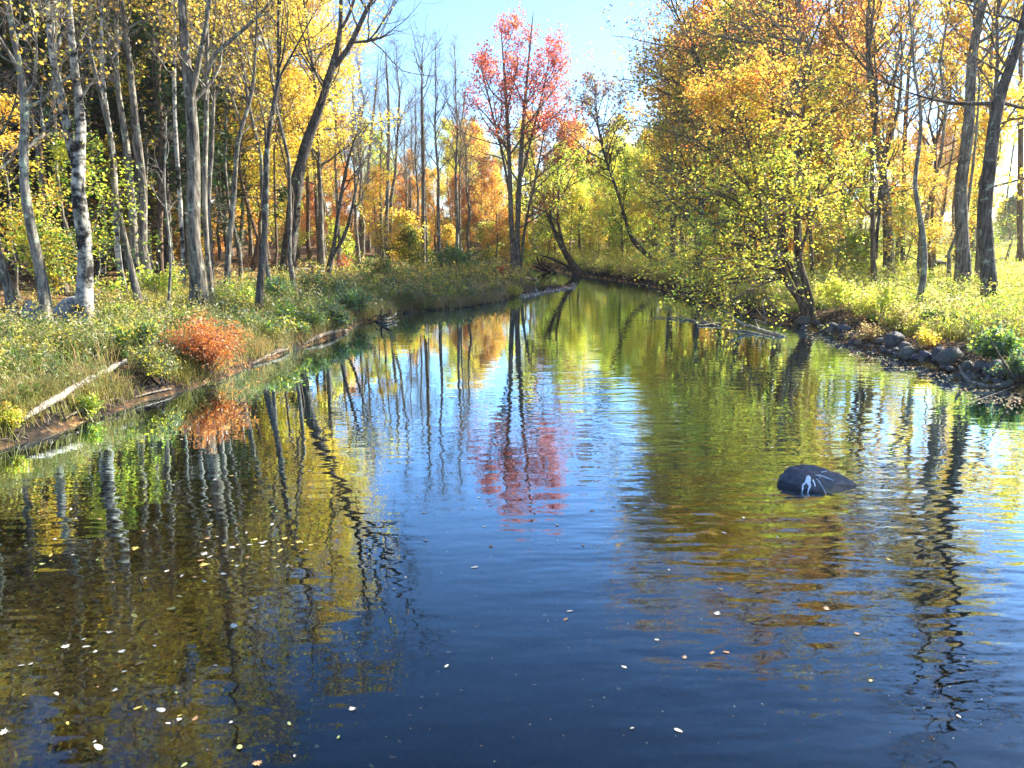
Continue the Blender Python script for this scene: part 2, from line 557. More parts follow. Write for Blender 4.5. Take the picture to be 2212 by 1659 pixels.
m_ground, nt, out = mat('forest_floor')
L = nt.links.new
tc = node(nt, 'ShaderNodeTexCoord'); at = node(nt, 'ShaderNodeAttribute', attribute_name='tint')
sp = node(nt, 'ShaderNodeSeparateColor'); L(at.outputs['Color'], sp.inputs[0])
vo = node(nt, 'ShaderNodeTexVoronoi', i_Scale=11.0, i_Randomness=1.0); L(tc.outputs['Object'], vo.inputs['Vector'])
sv = node(nt, 'ShaderNodeSeparateColor'); L(vo.outputs['Color'], sv.inputs[0])
litter = ramp(nt, sv.outputs[0], [(0, (.05, .032, .02)), (.3, (.11, .06, .03)), (.55, (.20, .105, .045)), (.78, (.30, .15, .055)), (.93, (.42, .25, .09)), (1, (.5, .38, .2))])
n1 = node(nt, 'ShaderNodeTexNoise', i_Scale=.8, i_Detail=5.0); L(tc.outputs['Object'], n1.inputs['Vector'])
dirt = ramp(nt, n1.outputs['Fac'], [(.35, (.035, .026, .018)), (.65, (.10, .07, .042))])
ft = ramp(nt, n1.outputs['Fac'], [(.42, (0, 0, 0)), (.56, (1, 1, 1))])
land = mixc(nt, ft, dirt, litter)
n2 = node(nt, 'ShaderNodeTexNoise', i_Scale=2.2, i_Detail=6.0); L(tc.outputs['Object'], n2.inputs['Vector'])
grass_c = ramp(nt, n2.outputs['Fac'], [(.3, (.14, .15, .03)), (.5, (.30, .28, .06)), (.7, (.46, .40, .12))])
land = mixc(nt, sp.outputs[1], land, grass_c)
mud = ramp(nt, sv.outputs[1], [(0, (.008, .007, .006)), (.6, (.018, .014, .011)), (.9, (.04, .026, .016)), (1, (.11, .065, .035))])
land = mixc(nt, sp.outputs[0], land, mud)
wq = node(nt, 'ShaderNodeTexNoise', i_Scale=14.0, i_Detail=2.0); L(tc.outputs['Object'], wq.inputs['Vector'])
wv_ = node(nt, 'ShaderNodeVectorMath', operation='MULTIPLY_ADD'); L(wq.outputs['Color'], wv_.inputs[0]); wv_.inputs[1].default_value = (.10, .10, .10); L(tc.outputs['Object'], wv_.inputs[2])
vb = node(nt, 'ShaderNodeTexVoronoi', i_Scale=24.0); L(wv_.outputs[0], vb.inputs['Vector'])
sb = node(nt, 'ShaderNodeSeparateColor'); L(vb.outputs['Color'], sb.inputs[0])
bedleaf = ramp(nt, sb.outputs[0], [(0, (.10, .055, .018)), (.35, (.36, .16, .03)), (.65, (.58, .27, .05)), (.88, (.70, .42, .09)), (1, (.78, .60, .2))])
n3 = node(nt, 'ShaderNodeTexNoise', i_Scale=.45, i_Detail=5.0, i_Roughness=.6); L(tc.outputs['Object'], n3.inputs['Vector'])
silt_depth_shade = ramp(nt, n2.outputs['Fac'], [(.3, (.003, .003, .003)), (.7, (.008, .007, .005))])  # silt painted near black, standing in for light lost in deep water
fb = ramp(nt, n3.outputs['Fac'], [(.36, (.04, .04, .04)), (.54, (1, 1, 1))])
bed0 = mixc(nt, fb, silt_depth_shade, bedleaf)
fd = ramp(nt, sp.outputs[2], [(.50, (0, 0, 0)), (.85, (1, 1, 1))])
bed = mixc(nt, fd, bed0, silt_depth_shade)
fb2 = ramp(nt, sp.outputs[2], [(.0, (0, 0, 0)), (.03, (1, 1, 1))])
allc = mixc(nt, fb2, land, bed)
bs = node(nt, 'ShaderNodeBsdfPrincipled', i_Roughness=.9); bs.inputs['Specular IOR Level'].default_value = .2
L(allc, bs.inputs['Base Color'])
bu = node(nt, 'ShaderNodeBump', i_Strength=.8, i_Distance=.03); L(vo.outputs['Distance'], bu.inputs['Height']); L(bu.outputs[0], bs.inputs['Normal'])
L(bs.outputs[0], out.inputs[0])
g = link('ground', mesh('ground', TV, TF, col=zone, smooth=True, mats=(m_ground,)))
tag(g, 'brown leaf strewn forest floor and creek banks', kind='structure')

# ------------------------------------------------------------------ water
m_water, nt, out = mat('creek_water')
L = nt.links.new
tc = node(nt, 'ShaderNodeTexCoord')
def wnoise(sx, sy, rot, det, rough=.5):
    mp = node(nt, 'ShaderNodeMapping'); mp.inputs['Scale'].default_value = (sx, sy, 1); mp.inputs['Rotation'].default_value = (0, 0, rot)
    L(tc.outputs['Object'], mp.inputs[0])
    n = node(nt, 'ShaderNodeTexNoise', i_Scale=1.0, i_Detail=det, i_Roughness=rough); L(mp.outputs[0], n.inputs['Vector'])
    return n.outputs['Fac']
def mth(op, a, b):
    m = node(nt, 'ShaderNodeMath', operation=op)
    for s_, v_ in ((m.inputs[0], a), (m.inputs[1], b)):
        if isinstance(v_, (int, float)): s_.default_value = v_
        else: L(v_, s_)
    return m.outputs[0]
w1 = wnoise(1.6, 4.6, rad(-12), 1.0); w2 = wnoise(6.5, 17.0, rad(-9), 1.0); w3 = wnoise(.65, 1.7, rad(8), 1.0)
patch = ramp(nt, wnoise(.16, .10, rad(10), 1.0), [(.40, (.35, .35, .35)), (.62, (1, 1, 1))])
sx_ = node(nt, 'ShaderNodeSeparateXYZ'); L(tc.outputs['Object'], sx_.inputs[0])
mr = node(nt, 'ShaderNodeMapRange'); mr.inputs[1].default_value = -3.0; mr.inputs[2].default_value = 4.5; mr.inputs[3].default_value = .45; mr.inputs[4].default_value = 2.0
L(sx_.outputs[0], mr.inputs[0])
my = node(nt, 'ShaderNodeMapRange'); my.inputs[1].default_value = 7.0; my.inputs[2].default_value = 26.0; my.inputs[3].default_value = 1.0; my.inputs[4].default_value = .22
L(sx_.outputs[1], my.inputs[0])
amp = mth('MULTIPLY', mth('MULTIPLY', patch, mr.outputs[0]), my.outputs[0])
hsum = mth('ADD', mth('ADD', mth('MULTIPLY', w1, .75), mth('MULTIPLY', w2, .06)), mth('MULTIPLY', w3, 1.2))
hgt = mth('MULTIPLY', hsum, amp)
bp = node(nt, 'ShaderNodeBump', i_Strength=1.0, i_Distance=.013); L(hgt, bp.inputs['Height'])
fr = node(nt, 'ShaderNodeFresnel', i_IOR=1.333); L(bp.outputs[0], fr.inputs['Normal'])
pw = node(nt, 'ShaderNodeMath', operation='POWER'); L(fr.outputs[0], pw.inputs[0]); pw.inputs[1].default_value = 1.45
fac = node(nt, 'ShaderNodeMath', operation='MULTIPLY', use_clamp=True); L(pw.outputs[0], fac.inputs[0]); fac.inputs[1].default_value = 7.6
tr = node(nt, 'ShaderNodeBsdfTransparent'); tr.inputs[0].default_value = (.95, .80, .46, 1)
gl = node(nt, 'ShaderNodeBsdfGlossy', i_Roughness=.0); gl.inputs[0].default_value = (.72, .90, 1, 1); L(bp.outputs[0], gl.inputs['Normal'])
mx = node(nt, 'ShaderNodeMixShader'); L(fac.outputs[0], mx.inputs[0]); L(tr.outputs[0], mx.inputs[1]); L(gl.outputs[0], mx.inputs[2])
L(mx.outputs[0], out.inputs[0])
wv = [(-60, -38, 0), (60, -38, 0), (60, 98, 0), (-60, 98, 0)]
tag(link('water', mesh('water', wv, [(0, 1, 2, 3)], mats=(m_water,))), 'still creek reflecting sky and autumn trees', kind='structure')
# ------------------------------------------------------------------ named trees along the banks
BARE = dict(limbs=15, len=2.7, ang=50, angq=-22, up=.9, br=8, tw=8, leaf=0, shape='oval', wig=.17, twmin=.3)
def spec(base, **k):
    d = dict(base); d.update(k); return d
SPARSE = spec(BARE, leaf=1.6, size=.11, fill=.5, lo=[YG, YEL, GOLD], spread=.12)

# left bank
tree('birch', 'black spotted white birch with twin stems on the weedy bank', 'tree',
     [([(183, 699, 32), (178, 620, 30), (182, 550, 28), (176, 470, 30), (172, 383, 28), (173, 290, 22), (163, 200, 17), (160, 100, 14), (157, 0, 11)], .46),
      ([(172, 372, 24), (150, 345, 20), (137, 267, 18), (128, 183, 15), (117, 100, 13), (98, 0, 10)], .3)],
     B_BIRCH, spec(SPARSE, limbs=17, len=2.5, ang=42, up=1.0, leaf=.8), 11, B_TWIGP, ext=4.5)
tree('beech', 'slim pale beech leaning over by the grey boulder', 'tree',
     [([(97, 710, 25), (90, 640, 23), (80, 560, 22), (62, 430, 19), (52, 320, 17), (45, 200, 15), (35, 100, 12), (28, 0, 10)], .35)],
     B_PALE, spec(SPARSE, limbs=14, len=2.4, up=.9, leaf=1.2), 12, B_TWIGP, ext=4.5)
tree('leaning_tree', 'dark trunk bending out past the picture edge beside the beech', 'tree',
     [([(24, 697, 23), (22, 640, 21), (10, 580, 18), (-5, 530, 17), (-30, 440, 14), (-50, 300, 12), (-60, 120, 9)], .5)], B_GREY, spec(BARE, limbs=8), 13, ext=2)
tree('birch', 'crooked pale birch behind the twin stemmed birch', 'tree',
     [([(275, 647, 15), (262, 600, 13), (258, 547, 12), (248, 400, 11), (237, 300, 10), (228, 217, 9), (222, 100, 8), (218, 0, 6)], .5)], B_BIRCH, spec(BARE, limbs=11, len=1.8), 14, B_TWIGP, ext=4)
tree('ash', 'grey tree leaning left beside the crooked birch', 'tree',
     [([(303, 640, 22), (298, 570, 20), (290, 500, 18), (277, 400, 15), (267, 267, 13), (253, 167, 12), (255, 0, 9)], .5)], B_PALE, spec(SPARSE, limbs=11, leaf=1.5), 15, ext=4)
tree('maple', 'straight dark maple pole deep under the hemlocks', 'tree',
     [([(349, 612, 15), (347, 533, 14), (345, 400, 13), (345, 267, 12), (343, 167, 10), (345, 0, 8)], .55)], B_BROWN, spec(SPARSE, limbs=12, leaf=3.0, fill=.7), 16, ext=4)
tree('sapling', 'thin white crooked sapling rising behind the rust fern', 'tree',
     [([(370, 700, 6), (361, 660, 6), (365, 567, 6), (361, 467, 5), (360, 400, 4), (356, 320, 3), (352, 250, 2)], .5)], B_PALE, spec(BARE, limbs=7, len=.9, br=4, tw=4), 17, B_TWIGP)
tree('birch', 'thin white birch pole left of the thick grey trunk', 'tree',
     [([(396, 640, 11), (392, 560, 10), (388, 467, 10), (382, 267, 9), (377, 133, 8), (375, 0, 6)], .55)], B_BIRCH, spec(BARE, limbs=10, len=1.5), 18, B_TWIGP, ext=4)
tree('ash', 'thickest grey furrowed trunk of the left bank forking high', 'tree',
     [([(429, 687, 41), (432, 640, 35), (426, 580, 31), (421, 520, 29), (415, 383, 27), (410, 233, 25), (401, 100, 20), (398, 0, 17)], .4),
      ([(411, 205, 15), (416, 172, 13), (428, 155, 12), (437, 117, 11), (444, 50, 9), (447, 0, 8)], .3)], B_GREY, spec(SPARSE, limbs=18, len=3.0, ang=45, leaf=1.0), 19, ext=5)
tree('maple', 'lichen pale maple with a long limb slanting up right', 'tree',
     [([(457, 677, 13), (455, 620, 13), (450, 517, 11), (441, 400, 11), (440, 233, 11), (449, 133, 9), (452, 0, 7)], .5),
      ([(441, 215, 9), (446, 160, 10), (455, 128, 10), (500, 88, 8), (553, 30, 7), (590, 0, 6)], .3)], B_PALE, spec(SPARSE, limbs=15, len=2.2, leaf=1.4), 20, B_TWIGP, ext=3)
tree('maple', 'slender maple close behind the lichen pale one', 'tree',
     [([(462, 640, 9), (456, 520, 9), (453, 433, 8), (456, 300, 8), (459, 200, 7), (467, 0, 5)], .5)], B_GREY, spec(SPARSE, limbs=11, leaf=2.5, fill=.6), 21, ext=3)
tree('cherry', 'grey tree curving right between the thick trunk and the water', 'tree',
     [([(492, 640, 15), (494, 570, 13), (497, 500, 12), (503, 400, 11), (511, 340, 10), (520, 283, 9), (535, 235, 8), (547, 167, 7), (556, 90, 5), (560, 10, 4)], .4)], B_GREY, spec(SPARSE, limbs=13, len=2.2, leaf=1.6, lo=[YEL, YG, GOLD]), 22, ext=3)
tree('maple', 'dark scaly maple nearest the creek on the left bank', 'tree',
     [([(561, 695, 18), (560, 623, 16), (568, 523, 14), (573, 423, 13), (582, 300, 11), (594, 217, 9), (600, 167, 8), (602, 80, 6), (606, 0, 4)], .35),
      ([(590, 240, 6), (604, 165, 5), (617, 133, 5), (634, 110, 4), (668, 60, 3), (690, 10, 2)], .2)], B_DARK, spec(SPARSE, limbs=19, len=2.6, ang=60, leaf=.7), 23, ext=2.5)
tree('silver_maple', 'tall dark maple leaning right over the creek with forked bare top', 'tree',
     [([(614, 612, 34), (620, 560, 29), (628, 500, 29), (637, 433, 28), (646, 367, 26), (668, 283, 22), (698, 213, 18), (717, 150, 16), (729, 112, 13), (737, 60, 10), (734, 0, 8)], .30),
      ([(717, 150, 12), (744, 118, 12), (764, 83, 11), (781, 43, 10), (807, 0, 8), (830, -60, 6)], .1),
      ([(757, 92, 6), (775, 89, 6), (795, 87, 6), (819, 82, 4)], .5),
      ([(739, 60, 6), (748, 40, 6), (757, 27, 7), (767, 0, 6), (775, -40, 5)], .2)], B_DARK, spec(BARE, limbs=30, len=3.4, ang=52, up=1.0, br=7, tw=6), 24, ext=5)
tree('willow', 'twin slanting dark stems by the fallen log pile', 'tree',
     [([(701, 610, 16), (712, 565, 11), (723, 530, 9), (730, 475, 8), (737, 423, 8), (741, 383, 7), (760, 320, 5), (775, 280, 3)], .45),
      ([(716, 556, 9), (733, 530, 8), (753, 489, 7), (764, 440, 6), (771, 400, 4), (778, 350, 3)], .4)], B_DARK, spec(BARE, limbs=13, len=2.0), 25)
# middle of the left bank
def pole(name, label, pts, bark, seed, t0=.5, **k):
    s = spec(BARE, limbs=11, len=2.2, ang=35, up=1.0); s.update(k)
    ex = s.pop('ext', 0)
    return tree(name, label, 'tree', [(pts, t0)], bark, s, seed, ext=ex)
pole('maple', 'bare forked maple left of the two grey poles', [(797, 545, 8), (797, 500, 7), (795, 367, 7), (804, 267, 6), (812, 200, 4), (818, 120, 2)], B_GREY, 26)
pole('maple', 'brownish spreading maple among orange leaves', [(776, 560, 7), (779, 470, 7), (785, 390, 6), (774, 330, 5), (766, 280, 4), (757, 240, 2)], B_BROWN, 27, .3)
pole('ash', 'straight grey pole with a thin spreading top', [(834, 566, 10), (835, 500, 9), (839, 367, 8), (840, 233, 6), (836, 150, 4), (833, 105, 2)], B_GREY, 28, .45, len=2.6)
pole('dead_tree', 'short bare snag broken off beside the blue grey pole', [(883, 575, 8), (886, 480, 8), (886, 423, 7), (885, 377, 6)], B_BROWN, 29, .6, limbs=3, len=.6)
pole('ash', 'blue grey pole with a bare fan shaped top above the bend', [(915, 588, 10), (914, 500, 9), (914, 333, 8), (911, 240, 6), (912, 167, 4), (912, 92, 2)], B_GREY, 30, .52, limbs=26, len=3.6, ang=26, angq=-8, up=.8, br=6, tw=4, shape='broom', twmin=.4)

# the red maple at the point
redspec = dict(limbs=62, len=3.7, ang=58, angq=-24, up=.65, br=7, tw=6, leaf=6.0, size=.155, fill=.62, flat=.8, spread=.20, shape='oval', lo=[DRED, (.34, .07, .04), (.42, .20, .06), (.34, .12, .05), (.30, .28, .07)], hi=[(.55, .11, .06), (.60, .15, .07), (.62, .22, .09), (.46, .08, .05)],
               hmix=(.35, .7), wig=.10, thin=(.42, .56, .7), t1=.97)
tree('red_maple', 'tall red leaved maple with several trunks at the tip of the left bank', 'tree',
     [([(1112, 596, 15), (1110, 560, 12), (1104, 507, 11), (1102, 380, 10), (1097, 275, 8), (1089, 148, 5), (1082, 60, 2)], .16),
      ([(1117, 594, 15), (1117, 540, 12), (1117, 486, 11), (1123, 380, 10), (1129, 275, 8), (1137, 190, 6), (1146, 84, 4), (1152, 26, 2)], .16),
      ([(1124, 590, 7), (1130, 530, 6), (1133, 486, 6), (1154, 401, 5), (1167, 338, 4), (1178, 270, 2)], .35),
      ([(1101, 420, 6), (1085, 330, 5), (1062, 240, 4), (1046, 170, 3), (1034, 130, 2)], .2),
      ([(1122, 400, 5), (1150, 290, 5), (1168, 220, 4), (1180, 165, 3), (1186, 130, 2)], .2)], B_GREY, redspec, 31)

# far right bank, beyond the bend
tree('leaning_maple', 'thick trunk toppling left over the water at the bend', 'tree',
     [([(1251, 594, 17), (1238, 570, 15), (1224, 553, 13), (1208, 525, 11), (1197, 495, 9), (1187, 472, 8), (1175, 440, 6), (1168, 400, 4)], .4),
      ([(1240, 586, 6), (1222, 573, 5), (1203, 564, 7), (1190, 557, 5), (1168, 552, 3)], .8),
      ([(1226, 556, 8), (1212, 515, 7), (1203, 470, 5), (1206, 420, 5), (1212, 380, 3)], .3)], B_DARK,
     dict(limbs=16, len=4.0, ang=62, up=.35, br=6, tw=5, leaf=7, size=.22, fill=.8, flat=1.3, lo=[LIME, YG, GRN, YG]), 32)
tree('purple_ash', 'crooked leaning trunk with dull purple and green top', 'tree',
     [([(1432, 580, 15), (1415, 560, 14), (1399, 549, 13), (1378, 534, 12), (1361, 515, 9), (1353, 481, 7), (1332, 409, 6), (1310, 350, 6), (1298, 304, 5), (1287, 250, 4), (1287, 188, 2)], .5)], B_DARK,
     dict(limbs=24, len=3.4, ang=55, up=.5, br=6, tw=5, leaf=6, size=.17, fill=.5, lo=[OLV, YG, GRN, OLV], hi=[(.24, .15, .12), (.20, .2, .09), (.20, .10, .09), (.26, .18, .1)], hmix=(.55, .7)), 33)

# right bank
mapleR = dict(limbs=44, len=3.7, ang=74, angq=-20, up=.0, br=8, tw=5, leaf=12, size=.105, fill=.60, flat=1.8, spread=.09, bias=(-.95, .05, -.05), bw=.9, bup=.0, tup=-.05, droop=.4,
              lo=[(.52, .62, .06), YG, (.60, .62, .07), (.66, .58, .07), LIME, YEL], hi=[YG, YEL, GOLD, YEL, ORG], hmix=(.55, .95), shape='oval')
def lowlimb(a, b, c, d, Y0, dY, w0):
    P = [at_y(*p, Y0 + dY * i / 3) for i, p in enumerate((a, b, c, d))]
    return np.array(P), np.array([px(w0, P[0]) / 2 * f for f in (1, .7, .45, .2)])
YR = ground(1747, 684)[1]
tree('maple', 'leaning yellow green maple with many stems spreading over the water', 'tree',
     [([(1750, 690, 19), (1738, 660, 16), (1723, 640, 15), (1700, 608, 15), (1685, 579, 14), (1664, 531, 12), (1650, 480, 11), (1640, 420, 9), (1625, 350, 7), (1600, 270, 5), (1580, 200, 3)], .25),
      ([(1754, 688, 14), (1735, 641, 12), (1717, 596, 12), (1700, 560, 11), (1690, 500, 10), (1687, 420, 9), (1680, 330, 7), (1672, 250, 5), (1665, 170, 3)], .3),
      ([(1759, 688, 15), (1748, 641, 14), (1732, 590, 14), (1724, 537, 13), (1720, 470, 12), (1724, 380, 10), (1735, 280, 7), (1745, 190, 4)], .35),
      ([(1725, 560, 7), (1745, 480, 6), (1770, 400, 5), (1800, 320, 3)], .3)], B_BROWN,
     spec(mapleR, extra=[lowlimb((1700, 606), (1640, 590), (1560, 605), (1440, 628), YR, -1.0, 8), lowlimb((1688, 585), (1600, 560), (1520, 590), (1470, 615), YR, 1.5, 7),
                         lowlimb((1680, 570), (1620, 520), (1530, 520), (1430, 560), YR, -2.5, 8), lowlimb((1668, 535), (1580, 480), (1480, 480), (1400, 510), YR, 1.0, 8),
                         lowlimb((1660, 510), (1600, 440), (1500, 420), (1390, 440), YR, -2.0, 8), lowlimb((1650, 480), (1570, 390), (1460, 360), (1370, 370), YR, 2.0, 8),
                         lowlimb((1690, 600), (1650, 610), (1600, 640), (1560, 650), YR, -3.0, 6), lowlimb((1720, 610), (1700, 560), (1690, 540), (1660, 560), YR, -3.5, 6),
                         lowlimb((1645, 440), (1560, 330), (1470, 280), (1370, 270), YR, -1.5, 7), lowlimb((1690, 560), (1640, 560), (1560, 555), (1480, 570), YR, -4, 7),
                         lowlimb((1695, 600), (1620, 600), (1530, 625), (1420, 640), YR, .5, 7), lowlimb((1685, 575), (1610, 575), (1550, 600), (1500, 640), YR, -2.2, 7), lowlimb((1672, 545), (1600, 530), (1540, 540), (1480, 590), YR, -1.2, 7),
                         lowlimb((1676, 550), (1640, 500), (1590, 480), (1530, 470), YR, -3.2, 7), lowlimb((1664, 530), (1620, 450), (1560, 410), (1490, 400), YR, -3.5, 7), lowlimb((1690, 590), (1665, 590), (1625, 615), (1590, 650), YR, -4.2, 5)]), 41)
goldR = dict(limbs=40, len=4.6, ang=66, angq=-22, up=.10, br=8, tw=5, leaf=7, size=.115, fill=.55, flat=1.3, spread=.12, bup=.05, tup=-.05, lo=[YG, YEL, YEL, LIME], hi=[GOLD, ORG, YEL, GOLD, (.58, .16, .05)], hmix=(.35, .62))
tree('maple', 'big orange topped maple standing behind the leaning one', 'tree',
     [([(1690, 612, 20), (1689, 500, 19), (1687, 380, 17), (1685, 300, 15), (1688, 215, 13), (1692, 120, 10), (1690, 0, 8)], .34),
      ([(1687, 290, 10), (1660, 225, 9), (1640, 180, 8), (1600, 120, 6), (1560, 60, 4), (1530, 10, 3)], .15)], B_BROWN, spec(goldR, bias=(-.7, -.3, 0), bw=.6, limbs=46), 42, ext=4)
tree('maple', 'tall orange and gold maple right of the big one', 'tree',
     [([(1727, 640, 17), (1726, 500, 16), (1721, 367, 15), (1720, 217, 12), (1722, 100, 10), (1728, 0, 8)], .42)], B_GREY, spec(goldR, limbs=30, len=3.8, fill=.45), 43, ext=5)
tree('oak', 'short dark trunk at the waterline under the overhanging maple', 'tree',
     [([(1512, 648, 13), (1510, 600, 11), (1513, 550, 10), (1518, 480, 9), (1512, 400, 7), (1500, 310, 5), (1490, 220, 3)], .3)], B_DARK,
     dict(limbs=26, len=3.6, ang=62, up=.2, br=7, tw=5, leaf=8.0, size=.125, fill=.7, flat=1.2, lo=[YG, GRN, OLV, LIME], hi=[OLV, YG, GOLD], hmix=(.5, .9)), 44)
tree('oak', 'olive leaved tree reaching up into the pale sky left of the orange maple', 'tree',
     [([(1600, 622, 14), (1602, 520, 13), (1590, 420, 12), (1570, 300, 10), (1530, 180, 8), (1490, 90, 6), (1450, 20, 4)], .35),
      ([(1590, 420, 8), (1560, 330, 7), (1520, 260, 6), (1470, 200, 4), (1420, 160, 2)], .2)], B_DARK,
     dict(limbs=42, len=4.2, ang=60, up=.15, br=7, tw=5, leaf=6, size=.135, fill=.5, flat=1.2, lo=[YG, OLV, LIME, GRN], hi=[OLV, GOLD, (.20, .15, .06), YG], hmix=(.4, .7)), 45, ext=2)
gl = dict(limbs=24, len=2.9, ang=58, up=.4, br=6, tw=5, leaf=4.6, size=.11, fill=.5, flat=1.1, lo=[YEL, YG, GOLD], hi=[GOLD, ORG, YEL], hmix=(.35, .7))
def gtree(name, label, stems, bark, seed, ext=4, **k):
    return tree(name, label, 'tree', stems, bark, spec(gl, **k), seed, ext=ext)
gtree('birch', 'speckled dark pole, nearer the leaning maple of a matching pair', [([(1762, 592, 11), (1764, 508, 11), (1770, 419, 10), (1776, 333, 9), (1783, 200, 8), (1788, 60, 6), (1790, 0, 5)], .5)], B_GREY, 46)
gtree('birch', 'speckled dark pole, farther right of a matching pair', [([(1778, 596, 12), (1782, 478, 11), (1788, 389, 10), (1796, 317, 9), (1808, 217, 8), (1811, 130, 7), (1808, 0, 5)], .5)], B_DARK, 47)
gtree('ironwood', 'thin forked dark tree right of the speckled pair', [([(1843, 602, 8), (1837, 522, 7), (1830, 463, 7), (1819, 389, 6), (1801, 340, 5), (1775, 290, 3)], .5), ([(1829, 458, 5), (1838, 389, 5), (1843, 300, 4), (1850, 200, 3)], .3)], B_DARK, 48, 0)
gtree('maple', 'brown trunk leaning right behind the thin forked tree', [([(1847, 570, 14), (1858, 493, 12), (1868, 419, 12), (1878, 320, 10), (1882, 200, 9), (1880, 0, 7)], .5)], B_BROWN, 49)
gtree('ironwood', 'dark crooked tree with doubled stem in the bright weeds', [([(1892, 622, 12), (1889, 560, 11), (1888, 520, 9), (1881, 487, 8), (1886, 449, 8), (1885, 390, 7), (1890, 300, 5)], .5), ([(1891, 560, 8), (1899, 500, 7), (1903, 440, 6), (1905, 340, 5), (1908, 240, 3)], .4)], B_DARK, 50, 0, limbs=16)
gtree('maple', 'grey trunk with a bent upper half left of the twisted sapling', [([(1921, 608, 21), (1921, 537, 19), (1913, 449, 18), (1909, 389, 17), (1909, 360, 15), (1893, 283, 14), (1880, 217, 12), (1873, 117, 12), (1886, 0, 9)], .42), ([(1909, 350, 9), (1925, 300, 8), (1938, 240, 7), (1946, 150, 5), (1952, 40, 4)], .3)], B_GREY, 51, 5, limbs=30, len=3.4)
gtree('sapling', 'grey green twisted sapling snaking up beside the bank rocks', [([(1979, 678, 15), (1987, 630, 13), (1993, 580, 13), (1999, 520, 13), (1997, 487, 12), (1981, 455, 11), (1973, 425, 10), (1979, 395, 9), (1988, 333, 8), (1985, 233, 7), (1976, 183, 6), (1973, 0, 4)], .5)], B_PALE, 52, 3, leaf=.8, limbs=14, len=1.8)
tree('basswood', 'big dark trunk left of the lichen covered one at the right edge', 'tree', [([(2076, 630, 31), (2078, 600, 29), (2079, 537, 27), (2079, 389, 25), (2082, 350, 24), (2090, 267, 22), (2096, 183, 20), (2113, 67, 18), (2123, 0, 16)], .38)], B_GREY,
     spec(gl, limbs=20, len=3.4, ang=70, leaf=.7, fill=.4, up=.2), 53, ext=7)
YT = ground(2137, 677)[1]
tree('oak', 'lichen covered thick trunk with a long crooked limb reaching left', 'tree',
     [([(2139, 680, 34), (2136, 640, 31), (2134, 537, 29), (2134, 389, 26), (2137, 330, 26), (2143, 267, 25), (2160, 217, 24), (2190, 133, 20), (2212, 30, 17), (2224, -20, 15)], .42)], B_DARK,
     spec(gl, limbs=20, len=3.4, ang=72, leaf=.7, fill=.5, up=.1, extra=[lowlimb((2160, 222), (2085, 226), (2013, 218), (1946, 193), YT, -.6, 11), lowlimb((1950, 194), (1906, 173), (1850, 158), (1796, 143), YT - .6, -.4, 5), lowlimb((2165, 222), (2200, 232), (2240, 240), (2300, 235), YT, .5, 10)]), 54, ext=7)
gl = spec(gl, leaf=1.8, fill=.4)
gtree('maple', 'slim trunk half hidden just behind the lichen covered oak', [([(2112, 626, 15), (2118, 520, 13), (2124, 400, 12), (2140, 300, 10), (2150, 150, 8), (2155, 0, 6)], .5)], B_GREY, 55)
gtree('maple', 'brown trunk cut by the right picture edge', [([(2206, 566, 13), (2207, 480, 12), (2206, 350, 11), (2200, 200, 9), (2204, 0, 7)], .45)], B_BROWN, 56)
gtree('ash', 'bent brown tree leaning right over the meadow edge', [([(1935, 588, 9), (1945, 500, 8), (1952, 440, 9), (1985, 420, 9), (2005, 390, 8), (2025, 300, 7), (2050, 210, 6), (2060, 120, 4)], .4)], B_BROWN, 57, 0)
gtree('ash', 'straight thin tree between the bent trunk and twisted sapling', [([(1951, 584, 10), (1950, 480, 9), (1948, 380, 9), (1957, 250, 8), (1970, 120, 6), (1976, 0, 4)], .4)], B_GREY, 58)

# ------------------------------------------------------------------ the woods behind: a few kinds, copied
def proto(name, cat, h, r, bark, sp, seed, twig=None, bend=.25, stems=1):
    rng = np.random.default_rng(seed)
    out = []
    for s in range(stems):
        n = 10
        zz = np.linspace(0, h, n)
        off = np.cumsum(rng.normal(size=(n, 2)) * bend * h / 30, axis=0); off -= off[0]
        P = np.stack([off[:, 0] + s * .25 * (zz / 3), off[:, 1], zz - .3], 1)
        R = r * (1 - .9 * (zz / h) ** 1.1) * (1 if s == 0 else .75)
        out.append((P, R, sp.get('t0', .3)))
    return assemble(name, name.replace('_', ' '), cat, out, (0, 0, 0), bark, sp, rng, twig)

far = dict(limbs=30, len=3.4, ang=64, angq=-28, up=.40, br=6, tw=4, leaf=13.0, size=.18, fill=.78, flat=.9, spread=.2, twmin=.35)
K = {}
K['yellow'] = [proto('yellow_maple', 'tree', 15, .17, B_GREY, spec(far, lo=[YEL, YG, YEL, GOLD], t0=.25), 101), proto('yellow_maple', 'tree', 17, .16, B_BROWN, spec(far, lo=[YG, YEL, LIME], t0=.3, len=2.8), 102)]
K['lefty'] = [proto('yellow_beech', 'tree', 15, .13, B_PALE, spec(far, lo=[YEL, YG, GOLD, YG], t0=.22, len=3.3, size=.125, leaf=15, up=.15, flat=1.8), 140), proto('yellow_beech', 'tree', 17, .14, B_GREY, spec(far, lo=[GOLD, YEL, YG, YEL], t0=.3, len=3.3, size=.125, leaf=15, up=.15, flat=1.8), 141)]
K['slim'] = [proto('slim_tree', 'tree', 17, .09, b_, spec(BARE, limbs=16, len=1.7, t0=.45, leaf=1.2, size=.12, fill=.5, lo=[YEL, GOLD, YG], br=6, tw=5), 130 + i_, bend=.5) for i_, b_ in enumerate((B_GREY, B_PALE, B_BROWN))]
